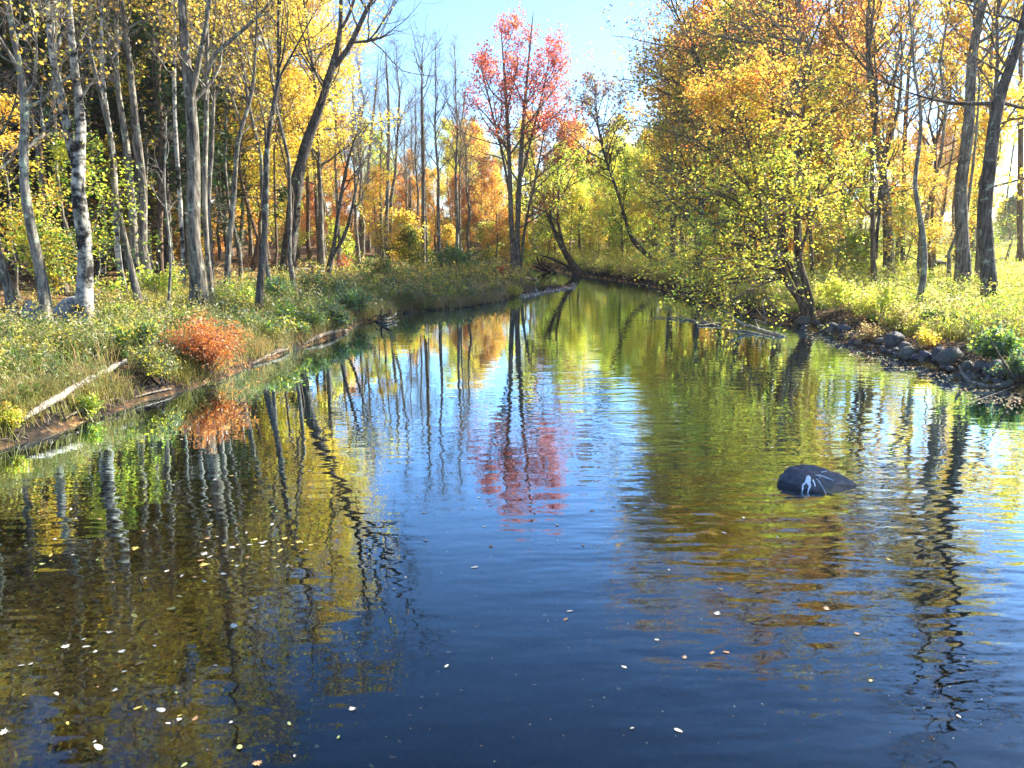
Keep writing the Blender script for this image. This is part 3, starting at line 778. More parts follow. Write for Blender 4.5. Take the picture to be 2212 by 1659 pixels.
K['tall'] = [proto('tall_maple', 'tree', 20, .18, B_GREY, spec(far, lo=[YEL, GOLD, YG, YEL], t0=.45, len=3.2, size=.12, leaf=15), 114), proto('tall_maple', 'tree', 21, .17, B_BROWN, spec(far, lo=[YEL, YG, GOLD, ORG], t0=.5, len=3.0, size=.12, leaf=14), 115)]
K['orange'] = [proto('orange_maple', 'tree', 14, .17, B_GREY, spec(far, lo=[GOLD, ORG, GOLD, YEL], t0=.10), 103), proto('orange_maple', 'tree', 16, .16, B_GREY, spec(far, lo=[GOLD, GOLD, ORG, (.5, .24, .08)], t0=.12, len=3.1), 104)]
K['green'] = [proto('green_maple', 'tree', 15, .18, B_BROWN, spec(far, lo=[LIME, YG, GRN, YG], t0=.18, len=3.4), 105), proto('green_maple', 'tree', 12, .14, B_GREY, spec(far, lo=[YG, LIME, YG, YEL], t0=.15), 106)]
gl = None
K['red'] = [proto('red_maple', 'tree', 14, .16, B_GREY, spec(far, lo=[RED, (.42, .12, .05), DRED, ORG], t0=.25), 107)]
K['bare'] = [proto('bare_tree', 'tree', 17, .15, B_GREY, spec(BARE, limbs=22, len=2.6, t0=.4, ang=40), 108), proto('bare_tree', 'tree', 15, .13, B_PALE, spec(BARE, limbs=20, len=2.2, t0=.4, ang=36), 109, B_TWIGP)]
hem = dict(limbs=60, len=3.3, ang=92, angq=-30, up=-.1, br=9, tw=4, leaf=2.8, size=.34, fill=.9, flat=2.5, spread=.10, aspect=.35, droop=.4, shape='cone', needle=True, lo=[DGRN, (.035, .08, .02), (.02, .05, .016)], hi=[DGRN, (.05, .10, .025)], bup=-.15, tup=-.15, t0=.12, wig=.07, twmin=.3)
K['hemlock'] = [proto('hemlock', 'tree', 19, .22, B_BROWN, hem, 110, bend=.08), proto('hemlock', 'tree', 16, .19, B_DARK, spec(hem, len=2.9, t0=.25), 111, bend=.08)]
K['young'] = [proto('understory_tree', 'tree', 5.5, .05, B_GREY, spec(far, limbs=16, len=1.7, br=5, tw=4, leaf=9, size=.11, spread=.14, flat=2.0, up=.1, lo=[LIME, YG, GRN], t0=.15, twmin=.2), 112),
              proto('understory_tree', 'tree', 6.5, .06, B_GREY, spec(far, limbs=18, len=1.9, br=5, tw=4, leaf=8, size=.11, spread=.14, flat=2.0, up=.1, lo=[YEL, GOLD, YG], t0=.2, twmin=.2), 113)]
K['thicket'] = [proto('thicket', 'bush', 3.2, .03, B_TWIG, spec(far, limbs=20, len=1.5, br=5, tw=4, leaf=7, size=.17, spread=.16, flat=1.2, up=.5, ang=50, lo=p_, t0=.04, twmin=.2), 120 + i_, stems=3) for i_, p_ in enumerate(([YG, LIME, OLV], [YEL, GOLD, YG], [GRN, YG, OLV]))]
used = {}
rngF = np.random.default_rng(77)
placed = []; TOLABEL = []
def put(kind, x, y, label, group, s=None):
    k = int(rngF.integers(len(K[kind]))); src = K[kind][k]
    s = s or .85 + .35 * rngF.random()
    sc_ = (s * (.9 + .25 * rngF.random()),) * 2 + (s,)
    rz = rngF.random() * 6.28; loc = (x, y, hz(x, y))
    placed.append((x, y))
    if (kind, k) not in used:
        used[(kind, k)] = 1
        src.location = loc; src.rotation_euler = (0, 0, rz); src.scale = sc_; src['label'] = label; src['group'] = group
        return src
    return copy_tree(src, loc, rz, sc_, label, group)

def scatter(n, xr, yr, weights, where, group, gap=2.4, smul=1.0, cond=None):
    kinds = list(weights); w = np.array([weights[k] for k in kinds], float); w /= w.sum()
    c = tries = 0
    while c < n and tries < n * 40:
        tries += 1
        y = yr[0] + (yr[1] - yr[0]) * rngF.random(); x = xr[0](y) + (xr[1](y) - xr[0](y)) * rngF.random()
        if sdist([x], [y])[0] < 2.0 or (cond and not cond(x, y)): continue
        if any((x - a) ** 2 + (y - b) ** 2 < gap * gap for a, b in placed): continue
        k = kinds[int(rngF.choice(len(kinds), p=w))]
        words = {'yellow': 'yellow leaved maple', 'orange': 'orange gold maple', 'green': 'yellow green maple', 'red': 'dull red maple', 'bare': 'bare thin tree', 'hemlock': 'dark green hemlock', 'young': 'leafy understory tree', 'tall': 'tall golden crowned maple', 'thicket': 'leafy thicket', 'lefty': 'yellow leaved beech', 'slim': 'slim bare tree'}[k]
        o_ = put(k, x, y, f'{words} {where}', f'{words}s {where}', smul * (.85 + .35 * rngF.random())); TOLABEL.append((o_, words))
        c += 1

EDGE = lambda y: .70 * y + 3
# left woods: hemlocks at the back, yellow broadleaves between
scatter(22, (lambda y: -EDGE(y), lambda y: -.36 * y), (33, 54), dict(hemlock=1), 'in the dark left woods', 'x', 2.6, 1.0, lambda x, y: sdist([x], [y])[0] > 10)
scatter(36, (lambda y: -EDGE(y), lambda y: -.24 * y), (32, 66), dict(tall=7, yellow=2, bare=1), 'in the woods behind the left bank', 'x', 2.2, 1.0, lambda x, y: sdist([x], [y])[0] > 6 and (x / y < -.41 or y > 54))
scatter(16, (lambda y: -EDGE(y), lambda y: -.16 * y), (25, 56), dict(young=1), 'under the trees of the left bank', 'x', 1.6, 1.0, lambda x, y: sdist([x], [y])[0] > 5 and (x / y < -.41 or y > 50))
scatter(30, (lambda y: -EDGE(y), lambda y: -.27 * y), (58, 100), dict(yellow=5, orange=3, green=2, bare=2), 'farther up the left slope', 'x', 3.0, 1.1)
scatter(15, (lambda y: -.68 * y, lambda y: -.24 * y), (46, 66), dict(lefty=1), 'between the trunks of the left woods', 'x', 1.8, 1.05)
# ahead, beyond the bend
scatter(46, (lambda y: -.36 * y, lambda y: -.02 * y), (72, 98), dict(orange=8, yellow=3, red=1), 'behind the bare poles', 'x', 2.6, .60, lambda x, y: not (66 < y < 93 and x < -2))
scatter(46, (lambda y: -.34 * y, lambda y: .22 * y), (94, 150), dict(orange=5, yellow=4, green=3, red=1, bare=3), 'far beyond the creek bend', 'x', 3.2, .95)
scatter(26, (lambda y: .05 * y, lambda y: .26 * y), (66, 100), dict(green=5, yellow=4, young=2), 'on the far right bank at the bend', 'x', 2.8, .72)
# right
scatter(18, (lambda y: .20 * y, lambda y: .46 * y), (46, 100), dict(yellow=5, green=3, orange=3, bare=2), 'behind the overhanging maples', 'x', 2.8, 1.0, lambda x, y: x < 17 + .10 * (y - 40))
scatter(5, (lambda y: .36 * y, lambda y: EDGE(y)), (41, 56), dict(orange=2, yellow=5, bare=3), 'along the near edge of the meadow', 'x', 3.2, 1.1)
scatter(34, (lambda y: .24 * y, lambda y: EDGE(y)), (112, 150), dict(yellow=4, orange=4, bare=5, green=1), 'in the tree line beyond the meadow', 'x', 3.0, 1.0)
scatter(24, (lambda y: -EDGE(y), lambda y: -.10 * y), (40, 84), dict(thicket=1), 'among the left woods', 'x', 2.0, 1.0, lambda x, y: sdist([x], [y])[0] > 6 and (x / y < -.41 or y > 54))
scatter(26, (lambda y: -.30 * y, lambda y: .22 * y), (76, 112), dict(thicket=1), 'near the creek bend', 'x', 2.0, 1.1)
scatter(26, (lambda y: .26 * y, lambda y: .60 * y), (36, 80), dict(thicket=1, young=2), 'under the trees of the right bank', 'x', 2.0, .8, lambda x, y: sdist([x], [y])[0] > 5 and x < 24 + .10 * (y - 40))
scatter(40, (lambda y: -.5 * y, lambda y: .75 * y), (112, 165), dict(thicket=1), 'far beyond the creek and meadow', 'x', 2.5, 1.8)
scatter(15, (lambda y: -.25 * y, lambda y: -.05 * y), (54, 72), dict(bare=1), 'among the poles above the point', 'x', 1.6, .92, lambda x, y: sdist([x], [y])[0] > 3)
scatter(22, (lambda y: -EDGE(y), lambda y: -.27 * y), (24, 52), dict(slim=1), 'in the left woods', 'x', 1.3, 1.0, lambda x, y: sdist([x], [y])[0] > 4.5)
scatter(16, (lambda y: .30 * y, lambda y: .64 * y), (34, 62), dict(slim=1), 'on the right bank', 'x', 1.6, 1.0, lambda x, y: sdist([x], [y])[0] > 5)
put('yellow', 23.5, 20, 'unseen yellow tree added past the right picture edge for shade', 'trees past the right picture edge', 1.1)  # unseen tree, added to keep the sun off the creek rock
put('bare', 21, 25, 'tall bare tree just outside the right picture edge', 'trees past the right picture edge', 1.2)
for kk in K:
    for j, src in enumerate(K[kk]):
        if (kk, j) not in used:
            for ch in list(src.children): bpy.data.objects.remove(ch)
            bpy.data.objects.remove(src)

MARKS = [(70, 710, 'the slim pale beech'), (175, 699, 'the twin stemmed birch'), (250, 647, 'the crooked pale birch'), (290, 640, 'the left leaning ash'), (346, 612, 'the straight dark pole'), (390, 640, 'the thin white birch pole'), (425, 687, 'the thickest grey trunk'),
         (505, 640, 'the curving cherry'), (568, 695, 'the dark scaly maple'), (640, 612, 'the big leaning dark maple'), (740, 610, 'the twin slanting stems'), (797, 545, 'the bare forked maple'), (837, 566, 'the straight grey pole'), (914, 588, 'the blue grey pole'), (1000, 590, 'the dark green thicket'),
         (1112, 596, 'the red maple'), (1235, 594, 'the toppled trunk'), (1360, 580, 'the crooked purple topped tree'), (1512, 648, 'the dark waterline trunk'), (1600, 622, 'the olive leaved oak'), (1690, 640, 'the big orange topped maple'), (1785, 594, 'the speckled pair of poles'), (1860, 570, 'the brown leaning trunk'),
         (1915, 608, 'the bent grey trunk'), (1985, 678, 'the twisted sapling'), (2078, 630, 'the big dark basswood'), (2135, 680, 'the lichen covered oak')]
MARKY = [ground(u, v)[1] for u, v, _ in MARKS]
bins = {}
for o_, words in TOLABEL:
    x, y, z = o_.location
    u = 1106 + FOC * x / (y * math.cos(PITCH) + (CAM_H - 5) * math.sin(PITCH))
    k = min(range(len(MARKS)), key=lambda i: abs(MARKS[i][0] - u))
    bins.setdefault((words, 'behind' if y > MARKY[k] else 'in front of', MARKS[k][2]), []).append((y, o_))
ORD = ['nearest', 'second', 'third', 'fourth', 'fifth', 'sixth', 'seventh', 'eighth', 'ninth', 'tenth', 'eleventh', 'twelfth', 'thirteenth', 'fourteenth']
for (words, rel, mark), L_ in bins.items():
    L_.sort(key=lambda t: t[0])
    for i, (y, o_) in enumerate(L_):
        o_['label'] = f'{words} {rel} {mark}' + (f', {ORD[min(i, 13)]} of its kind there' if len(L_) > 1 else '')
# ------------------------------------------------------------------ ground plants
rw = np.random.default_rng(5)


LOGP = np.array([ground(u, v)[:2] for u, v in ((50, 926), (100, 900), (150, 874), (200, 842), (240, 818), (276, 798))])
LOGP = np.concatenate([LOGP[:-1] + (LOGP[1:] - LOGP[:-1]) * f for f in (0, .25, .5, .75)])
STONEP = np.array([ground(u, v)[:2] for u, v in ((135, 700), (110, 706), (160, 706), (60, 700), (2003, 590), (2010, 600), (2060, 590), (1985, 600), (2030, 605))])


def field_points(n, xr, yr, dmin, dmax, side, dens=None, fall=1.1, y0=16):
    out = []; got = 0
    while got < n:
        m = n * 3
        x = xr[0] + (xr[1] - xr[0]) * rw.random(m); y = yr[0] + (yr[1] - yr[0]) * rw.random(m)
        d = sdist(x, y)
        ok = (d > dmin + .25 * rw.random(m)) & (d < dmax) & ((x < 3.2) if side < 0 else (x > .5))
        ok &= np.abs(x) < .72 * y + 3
        ok &= rw.random(m) < np.minimum(1, (y0 / np.maximum(y, 1)) ** fall)
        ok &= vnoise(x * .55 + 21, y * .55) > .22 * rw.random(m) + (.10 if fall else 0)
        q = np.stack([x, y], 1)
        near = np.min(np.linalg.norm((q[:, None] - LOGP[None]) * np.array([1, .8]), axis=2), axis=1)
        ok &= near > .11
        rel = q[:, None] - STONEP[None]                  # nothing grows right in front of the boulders
        ok &= ~np.any((np.abs(rel[..., 0] - rel[..., 1] * STONEP[None, :, 0] / STONEP[None, :, 1]) < .7) & (rel[..., 1] < .6) & (rel[..., 1] > -3.2), axis=1)
        if dens is not None: ok &= rw.random(m) < dens(x, y, d)
        out.append(np.stack([x[ok], y[ok]], 1)); got += ok.sum()
    return np.concatenate(out)[:n]


def stem_plants(P, h, leaves, size, pal, palscale=.5, aspect=.34, tips=None, lean=.18, wid=.16):
    """One crowd of leafy stems: arrays of leaf quads and stem slivers."""
    n = len(P); z = height(P[:, 0], P[:, 1])
    hh = h[0] + (h[1] - h[0]) * rw.random(n) * (.35 + 1.25 * vnoise(P[:, 0] * .7 + 4, P[:, 1] * .7))
    ln = rw.normal(size=(n, 2)) * lean
    f = np.clip(vnoise(P[:, 0] * palscale, P[:, 1] * palscale) * 1.15 - .1 + .16 * rw.normal(size=n), 0, .999)
    base_c = pick(pal, f)
    i = np.repeat(np.arange(n), leaves); t = .12 + .88 * rw.random(len(i)) ** .8
    q = np.zeros((len(i), 3))
    rr = wid * hh[i] * (1.15 - .75 * t)
    q[:, :2] = P[i] + ln[i] * (t ** 1.5 * hh[i])[:, None] + rw.normal(size=(len(i), 2)) * rr[:, None]
    q[:, 2] = z[i] + t * hh[i]
    ax = np.concatenate([(q[:, :2] - P[i]) * 3, rw.normal(size=(len(i), 1)) * .3], 1)
    V, F = leaf_quads(q, size * (.6 + .8 * rw.random(len(i))) * np.ones(len(i)), rw, .5, aspect, .15, norm(ax))
    c = jitter(base_c[i], rw, .22, .10)
    if tips:
        top = (t > .82) & (rw.random(n)[i] < tips[1])
        c[top] = jitter(np.repeat(np.array([tips[0]]), top.sum(), 0), rw, .15, .05)
    return V, F, np.repeat(c, 4, 0)


def blades(P, h, per, wid, pal, palscale=.4, lean=.5, spread=.10):
    n = len(P); i = np.repeat(np.arange(n), per); m = len(i)
    xy = P[i] + rw.normal(size=(m, 2)) * spread
    z = height(xy[:, 0], xy[:, 1]) - .02
    hh = (h[0] + (h[1] - h[0]) * rw.random(n))[i] * (.6 + .5 * rw.random(m))
    d = rw.normal(size=(m, 2)) * lean * hh[:, None]
    w = np.stack([-d[:, 1], d[:, 0]], 1); w = w / np.maximum(np.linalg.norm(w, axis=1, keepdims=True), 1e-6) * wid
    b = np.concatenate([xy, z[:, None]], 1)
    mid = b + np.concatenate([d * .35, (hh * .62)[:, None]], 1); tip = b + np.concatenate([d * 1.15, (hh * (1 - .25 * rw.random(m)))[:, None]], 1)
    W = np.concatenate([w, np.zeros((m, 1))], 1)
    V = np.stack([b - W, b + W, mid + W * .7, mid - W * .7, tip], 1).reshape(-1, 3)
    k = np.arange(m)[:, None] * 5
    F4 = k + np.array([[0, 1, 2, 3]]); F3 = k + np.array([[3, 2, 4]])
    f = np.clip(vnoise(P[:, 0] * palscale + 7, P[:, 1] * palscale) * 1.15 - .1 + .15 * rw.normal(size=n), 0, .999)
    c = jitter(pick(pal, f)[i], rw, .22, .08)
    return V, F4, F3, np.repeat(c, 5, 0)


def weeds(name, label, *a, **k):
    V, F, c = stem_plants(*a, **k)
    o = link(name, mesh(name, V, F, col=c, mats=(WEED,)))
    return tag(o, label, kind='stuff')


def grass(name, label, *a, **k):
    V, F4, F3, c = blades(*a, **k)
    return tag(link(name, mesh(name, V, F4, F3, col=c, mats=(WEED,))), label, kind='stuff')


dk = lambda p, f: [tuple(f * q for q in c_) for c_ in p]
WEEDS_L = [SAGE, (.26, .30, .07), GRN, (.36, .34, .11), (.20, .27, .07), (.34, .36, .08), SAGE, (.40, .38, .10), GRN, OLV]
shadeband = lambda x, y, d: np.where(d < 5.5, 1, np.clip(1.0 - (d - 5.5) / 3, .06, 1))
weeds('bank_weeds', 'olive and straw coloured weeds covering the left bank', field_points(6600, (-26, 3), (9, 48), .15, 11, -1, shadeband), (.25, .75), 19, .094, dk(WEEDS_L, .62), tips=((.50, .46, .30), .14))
weeds('tall_weeds', 'taller yellow tipped weeds scattered on the left bank', field_points(1100, (-24, 3), (11, 60), .9, 9, -1), (.6, 1.15), 26, .075, [(.44, .42, .09), YG, STRAW, OLV], palscale=.9, tips=((.60, .46, .08), .5), lean=.12)
weeds('far_weeds', 'mixed green and straw weeds on the point below the red maple', field_points(2600, (-16, 3), (34, 92), .3, 12, -1, fall=.6, y0=50), (.35, 1.0), 16, .155, [SAGE, (.40, .38, .10), GRN, STRAW, YG, BLUEG, OLV], tips=((.60, .46, .14), .3))
grass('bent_grass', 'long bent grass stems among the left bank weeds', field_points(3000, (-26, 3), (9, 50), .2, 9, -1), (.45, 1.0), 7, .006, [OLV, (.34, .33, .10), STRAW, GRN, (.30, .34, .09)], lean=.55, spread=.2)
grass('dry_grass', 'greyish tan dry grass hanging over the edge of the point', field_points(1500, (-9, 3), (33, 47), .02, 2.6, -1, fall=0), (.3, .6), 12, .008, [(.30, .22, .17), (.36, .28, .18), STRAW, (.24, .17, .14)], lean=.55)
grass('bank_grass', 'tufts of grass along the left waterline', field_points(2700, (-16, 3), (9, 40), .0, 1.0, -1), (.3, .65), 10, .007, [OLV, (.30, .28, .09), STRAW, SAGE, BRN], lean=.6)
WEEDS_R = [LIME, (.44, .46, .09), YG, (.52, .47, .14), LIME, (.36, .40, .08), STRAW, YG]
notmeadow = lambda x, y, d: np.where((x > 18 + .10 * (y - 40)) & (y > 44), .05, 1.0)
weeds('creekside_weeds', 'tall bright yellow green weeds on the right bank', field_points(5000, (2, 42), (19, 62), .9, 15, 1, notmeadow, fall=.7, y0=30), (.45, 1.25), 20, .098, WEEDS_R, tips=((.66, .60, .26), .35))
weeds('shaded_weeds', 'darker olive weeds above the bank rocks', field_points(2300, (6, 30), (13, 34), 1.3, 8, 1), (.25, .7), 24, .075, [OLV, SAGE, (.30, .27, .09), BRN, GRN, STRAW], tips=((.55, .5, .3), .15))
weeds('reeds', 'sunlit pale weeds on the far right bank', field_points(2200, (1, 30), (52, 96), .4, 14, 1, notmeadow, fall=0), (.6, 1.4), 15, .18, [(.50, .46, .14), LIME, YG, STRAW, LIME])
grass('edge_grass', 'dark grass overhanging the right waterline', field_points(1700, (1, 26), (14, 72), .35, 1.9, 1, lambda x, y, d: np.where((x > 6) & (y < 31), (d > 1.25) * .8, 1), fall=.4, y0=30), (.25, .55), 12, .010, [OLV, (.20, .17, .07), GRN, BRN, (.34, .30, .10)], lean=.6)
mea = np.stack([17 + 75 * rw.random(6500), 42 + 70 * rw.random(6500) ** 1.3], 1)
mea = mea[(mea[:, 0] > 17 + .10 * (mea[:, 1] - 40)) & (mea[:, 0] < .72 * mea[:, 1] + 3)]
grass('meadow_grass', 'sunny yellow green meadow behind the right bank trees', mea, (.25, .55), 8, .03, [YG, (.50, .44, .12), LIME, STRAW], lean=.4, spread=.3)


def fallen(n, xr, yr, dmin, dmax, side, dens=None, **k):
    P = field_points(n, xr, yr, dmin, dmax, side, dens, **k); z = height(P[:, 0], P[:, 1])
    p = np.concatenate([P, (z + .012 + .02 * rw.random(len(P)))[:, None]], 1)
    V, F = leaf_quads(p, .06 + .06 * rw.random(len(p)), rw, 3.0, .75, 0)
    c = jitter(pick([(.34, .15, .05), (.24, .11, .05), (.46, .27, .09), (.16, .08, .04), (.52, .38, .2)], rw.random(len(p))), rw, .25, .08)
    return V, F, np.repeat(c, 4, 0)
V, F, c = fallen(14000, (-32, 2), (10, 60), 1.5, 24, -1, None, fall=.8)
tag(link('leaf_litter', mesh('leaf_litter', V, F, col=c, mats=(WEED,))), 'fallen brown leaves under the left trees', kind='stuff')
V, F, c = fallen(9000, (1, 34), (12, 66), -.25, 16, 1, lambda x, y, d: np.where(d < 1.2, 1, .35), fall=.6)
V[:, 2] = np.maximum(V[:, 2], .004)
tag(link('leaf_litter', mesh('leaf_litter', V, F, col=c, mats=(WEED,))), 'fallen leaves along the muddy right shore', kind='stuff')


P = field_points(900, (-18, 24), (9, 60), -.12, .7, -1, None, fall=.8); P = np.concatenate([P, field_points(500, (2, 26), (13, 60), -.12, .9, 1, None, fall=.6)])
a_ = rw.random(len(P)) * 6.28; l_ = .12 + .35 * rw.random(len(P)); e_ = P + np.stack([np.cos(a_), np.sin(a_)], 1) * l_[:, None]
z0_ = np.maximum(height(P[:, 0], P[:, 1]), 0) + .02; z1_ = np.maximum(height(e_[:, 0], e_[:, 1]), 0) + .02 + .12 * rw.random(len(P)) ** 2
Q = np.stack([np.c_[P, z0_], np.c_[(P + e_) / 2 + rw.normal(size=P.shape) * .03, (z0_ + z1_) / 2 + .03], np.c_[e_, z1_]], 1)
V, F = tubes(Q, np.repeat((.004 + .010 * rw.random(len(P)))[:, None], 3, 1) * np.array([[1, .8, .4]]), 4)
tag(link('dead_twigs', mesh('dead_twigs', V, F, mats=(B_TWIG,))), 'dead twigs and sticks littering both waterlines', kind='stuff')


def shrub(name, label, u, v, w, h, pal, n, size, seed, aspect=.5, cat='shrub', stems=14, group=None, back=0.0, dome=.75, droop=.2):
    """A mound of leafy shoots seen w x h pixels large with its foot at pixel (u, v)."""
    r = np.random.default_rng(seed)
    b = ground(u, v); b[1] += back; b[2] = hz(b[0], b[1]) - .03
    W = px(w, b) / 2; Hh = px(h, b) * 1.03
    root = thing(name, label, cat, b, group)
    ns = stems
    a = r.random(ns) * 6.283; q = np.sqrt(r.random(ns))
    tipxy = np.stack([np.cos(a) * q * W, np.sin(a) * q * W * .8], 1)
    tz = Hh * (dome * np.sqrt(np.clip(1 - (q * .95) ** 2, 0, 1)) + (1 - dome) * r.random(ns)) * (.8 + .35 * r.random(ns))
    k = 6; t = np.linspace(0, 1, k)
    SPt = np.zeros((ns, k, 3))
    SPt[:, :, :2] = tipxy[:, None, :] * (t[None, :, None] ** 1.4) * (1 + 0 * q[:, None, None]) + r.normal(size=(ns, 1, 2)) * W * .10
    SPt[:, :, 2] = tz[:, None] * np.sin(t * 1.75)[None] / math.sin(1.57)
    SR = np.full((ns, k), max(.004, .006 * Hh)) * np.linspace(1, .3, k)
    m = ns * 7
    par = np.repeat(np.arange(ns), 7); tt = .25 + .75 * r.random(m)
    TP, TR = grow(SPt, SR, par, tt, Hh * (.18 + .22 * r.random(m)), np.radians(50 + 14 * r.normal(size=m)), .25, r, 4, .2, None, 0, .6, .006, .002)
    v1, f1 = tubes(SPt, SR, 4); v2, f2 = tubes(TP, TR, 3)
    link('stem', mesh(name + '_stem', np.concatenate([v1, v2]), np.concatenate([f1, f2 + len(v1)]), smooth=True, mats=(B_TWIG,)), root)
    li = r.integers(0, m, n); ww = r.random(n)
    kk = (ww * 2.99).astype(int); fr_ = ww * 2.99 - kk
    p = TP[li, kk] * (1 - fr_)[:, None] + TP[li, kk + 1] * fr_[:, None] + r.normal(size=(n, 3)) * size * .7
    p[:, 2] = np.maximum(p[:, 2], .02)
    axis = norm(TP[li, 3] - TP[li, 0])
    lv, lf = leaf_quads(p, size * (.6 + .8 * r.random(n)), r, .8, aspect, droop, axis)
    c = jitter(pick(pal, np.where(r.random(n) < .4, r.random(n), r.random(m)[li])), r, .2, .08)
    link('foliage', mesh(name + '_foliage', lv, lf, col=np.repeat(c, 4, 0), mats=(LEAF,)), root)
    return root


RUSTS = [RUST, ORG, (.55, .22, .05), (.40, .12, .03), (.60, .28, .08)]
shrub('fern', 'big rust orange fern mound drooping to the water on the left bank', 448, 806, 190, 118, RUSTS + [(.62, .30, .08), (.66, .26, .05)], 5400, .08, 1, .34, 'fern', 60, droop=.6, dome=.5)
shrub('shrub', 'lush green shrub just above the driftwood on the left bank', 648, 722, 130, 66, [GRN, SAGE, (.22, .30, .06), GRN, YG], 2600, .10, 2)
shrub('shrub', 'dark blue green shrub beside the root snag', 762, 690, 90, 66, [BLUEG, GRN, SAGE], 1800, .12, 3)
shrub('shrub', 'dark olive rounded bush behind the root snag', 700, 655, 120, 62, [OLV, GRN, BLUEG, (.2, .24, .05)], 2000, .12, 4)
shrub('shrub', 'round olive green bush left of the bare poles', 822, 618, 118, 62, [OLV, GRN, (.22, .25, .06), STRAW], 2000, .15, 5)
shrub('shrub', 'dark green bushy thicket beside the foot of the blue grey pole', 985, 592, 130, 58, [BLUEG, GRN, SAGE, GRN], 2000, .18, 6)
shrub('shrub', 'small round rust red shrub at the foot of the red maple', 1082, 606, 40, 30, [RUST, DRED, BRN], 700, .14, 7)
shrub('grass_tuft', 'bright yellow green tuft at the tip of the point', 1112, 644, 44, 28, [YG, LIME, YEL], 800, .12, 8, .2, 'grass tuft', 24)
shrub('fern', 'brown ferns on the low shelf of the point', 932, 648, 66, 30, [BRN, RUST, OLV], 800, .12, 9, .3, 'fern')
shrub('understory_bush', 'broad leaved yellow green bush at the left picture edge', 38, 690, 150, 230, [LIME, YG, YEL, GRN], 2200, .13, 10, .6, 'bush', 22, back=1.5, dome=.4)
shrub('understory_bush', 'leafy green bush between the crooked birch and thick trunk', 335, 660, 110, 84, [GRN, LIME, YG], 1300, .11, 11, .55, 'bush', 14, back=.5)
shrub('shrub', 'pale yellow green bush right of the thick grey trunk', 520, 678, 90, 72, [YG, LIME, (.5, .5, .16), GRN], 1500, .10, 12)
shrub('shrub', 'yellow flecked low bush at the left edge of the bank', 40, 790, 120, 60, [YG, (.5, .42, .08), OLV], 1600, .075, 13)
shrub('shrub', 'low green bush below the twin birch', 215, 752, 120, 52, [SAGE, GRN, YG, (.42, .42, .2)], 1600, .08, 14)
shrub('shrub', 'olive thicket left of the rust fern', 335, 815, 110, 66, [OLV, YG, SAGE, (.3, .28, .08)], 1800, .07, 15)
shrub('shrub', 'small leafy clump beside the pale fallen log', 190, 905, 70, 40, [LIME, GRN, YG], 800, .06, 16)
shrub('shrub', 'yellow green clump at the water in the left corner', 22, 925, 70, 44, [YG, YEL, LIME], 800, .06, 17)
shrub('shrub', 'green bush behind the dark scaly maple', 600, 660, 90, 62, [GRN, BLUEG, SAGE], 1400, .12, 18)
shrub('shrub', 'small red leaved shrub right of the log pile', 742, 590, 40, 36, [RED, RUST, PINK], 500, .14, 19)
shrub('shrub', 'orange red shrub in front of the lichen covered oak', 2105, 706, 76, 42, RUSTS + [PINK], 1200, .09, 20)
shrub('shrub', 'yellow leaved sprig above the bank rocks', 1998, 752, 56, 36, [YEL, YG, (.6, .5, .1)], 600, .08, 21, .7)
shrub('shrub', 'dense green broad leaved bush above the rocks at the right edge', 2150, 782, 130, 62, [GRN, SAGE, LIME, BLUEG], 2000, .10, 22, .7)
shrub('shrub', 'dark green bush at the right edge near the bent driftwood', 2205, 822, 90, 56, [GRN, OLV, BLUEG], 1300, .08, 23)
shrub('shrub', 'bright lime bush right of the leaning maple foot', 1812, 668, 110, 62, [LIME, YG, (.52, .50, .12)], 2000, .10, 24)
shrub('shrub', 'bright yellow green bush below the doubled dark tree', 1900, 690, 120, 66, [YG, LIME, (.55, .5, .15)], 2000, .10, 25)
shrub('shrub', 'low tan bush hanging over the bank rocks', 1880, 742, 110, 40, [STRAW, OLV, BRN], 1400, .08, 26, .25)
for i, (u, v, w, h, pal, lab) in enumerate([(565, 738, 120, 74, [GRN, SAGE, YG], 'leafy green bush right of the rust fern'), (505, 712, 110, 66, [SAGE, GRN, OLV], 'grey green bush behind the rust fern'), (395, 728, 100, 60, [OLV, GRN, YG], 'mixed green bush at the foot of the thickest grey trunk'),
                                            (290, 772, 130, 70, [GRN, YG, SAGE, LIME], 'green bush above the top end of the pale log'), (125, 775, 120, 56, [SAGE, OLV, YG], 'grey green bush in front of the big grey boulder'), (715, 706, 90, 52, [BLUEG, GRN, SAGE], 'blue green bush over the plank like driftwood'),
                                            (875, 662, 100, 40, [OLV, GRN, (.3, .25, .1)], 'olive bush on the low shelf behind the snag'), (250, 712, 90, 60, [GRN, LIME, OLV], 'fresh green bush right of the twin stemmed birch'), (612, 640, 100, 60, [GRN, OLV, YG], 'olive green bush at the foot of the big leaning maple'),
                                            (2040, 715, 110, 50, [GRN, OLV, SAGE], 'green bush left of the orange red shrub'), (1945, 712, 100, 50, [OLV, YG, STRAW], 'straw and olive bush above the tallest edging boulder')]):
    shrub('shrub', lab, u, v, w, h, dk(pal, .85), 1700, .095, 60 + i, (.35, .6)[i % 2], dome=.5)
for i, (u, v, w, h, lab) in enumerate([(1305, 596, 90, 34, 'pale sunlit clump nearest the toppled trunk'), (1370, 604, 100, 36, 'pale sunlit clump below the crooked leaning trunk'), (1440, 612, 110, 40, 'green sunlit clump right of the crooked trunk foot'),
                                       (1520, 620, 110, 42, 'bright clump behind the dark waterline trunk'), (1610, 655, 110, 44, 'bright grassy clump left of the leaning maple foot')]):
    shrub('grass_tuft', lab, u, v, w, h, [LIME, YG, (.5, .46, .15), STRAW], 1300, .16, 40 + i, .22, 'grass tuft', 30)

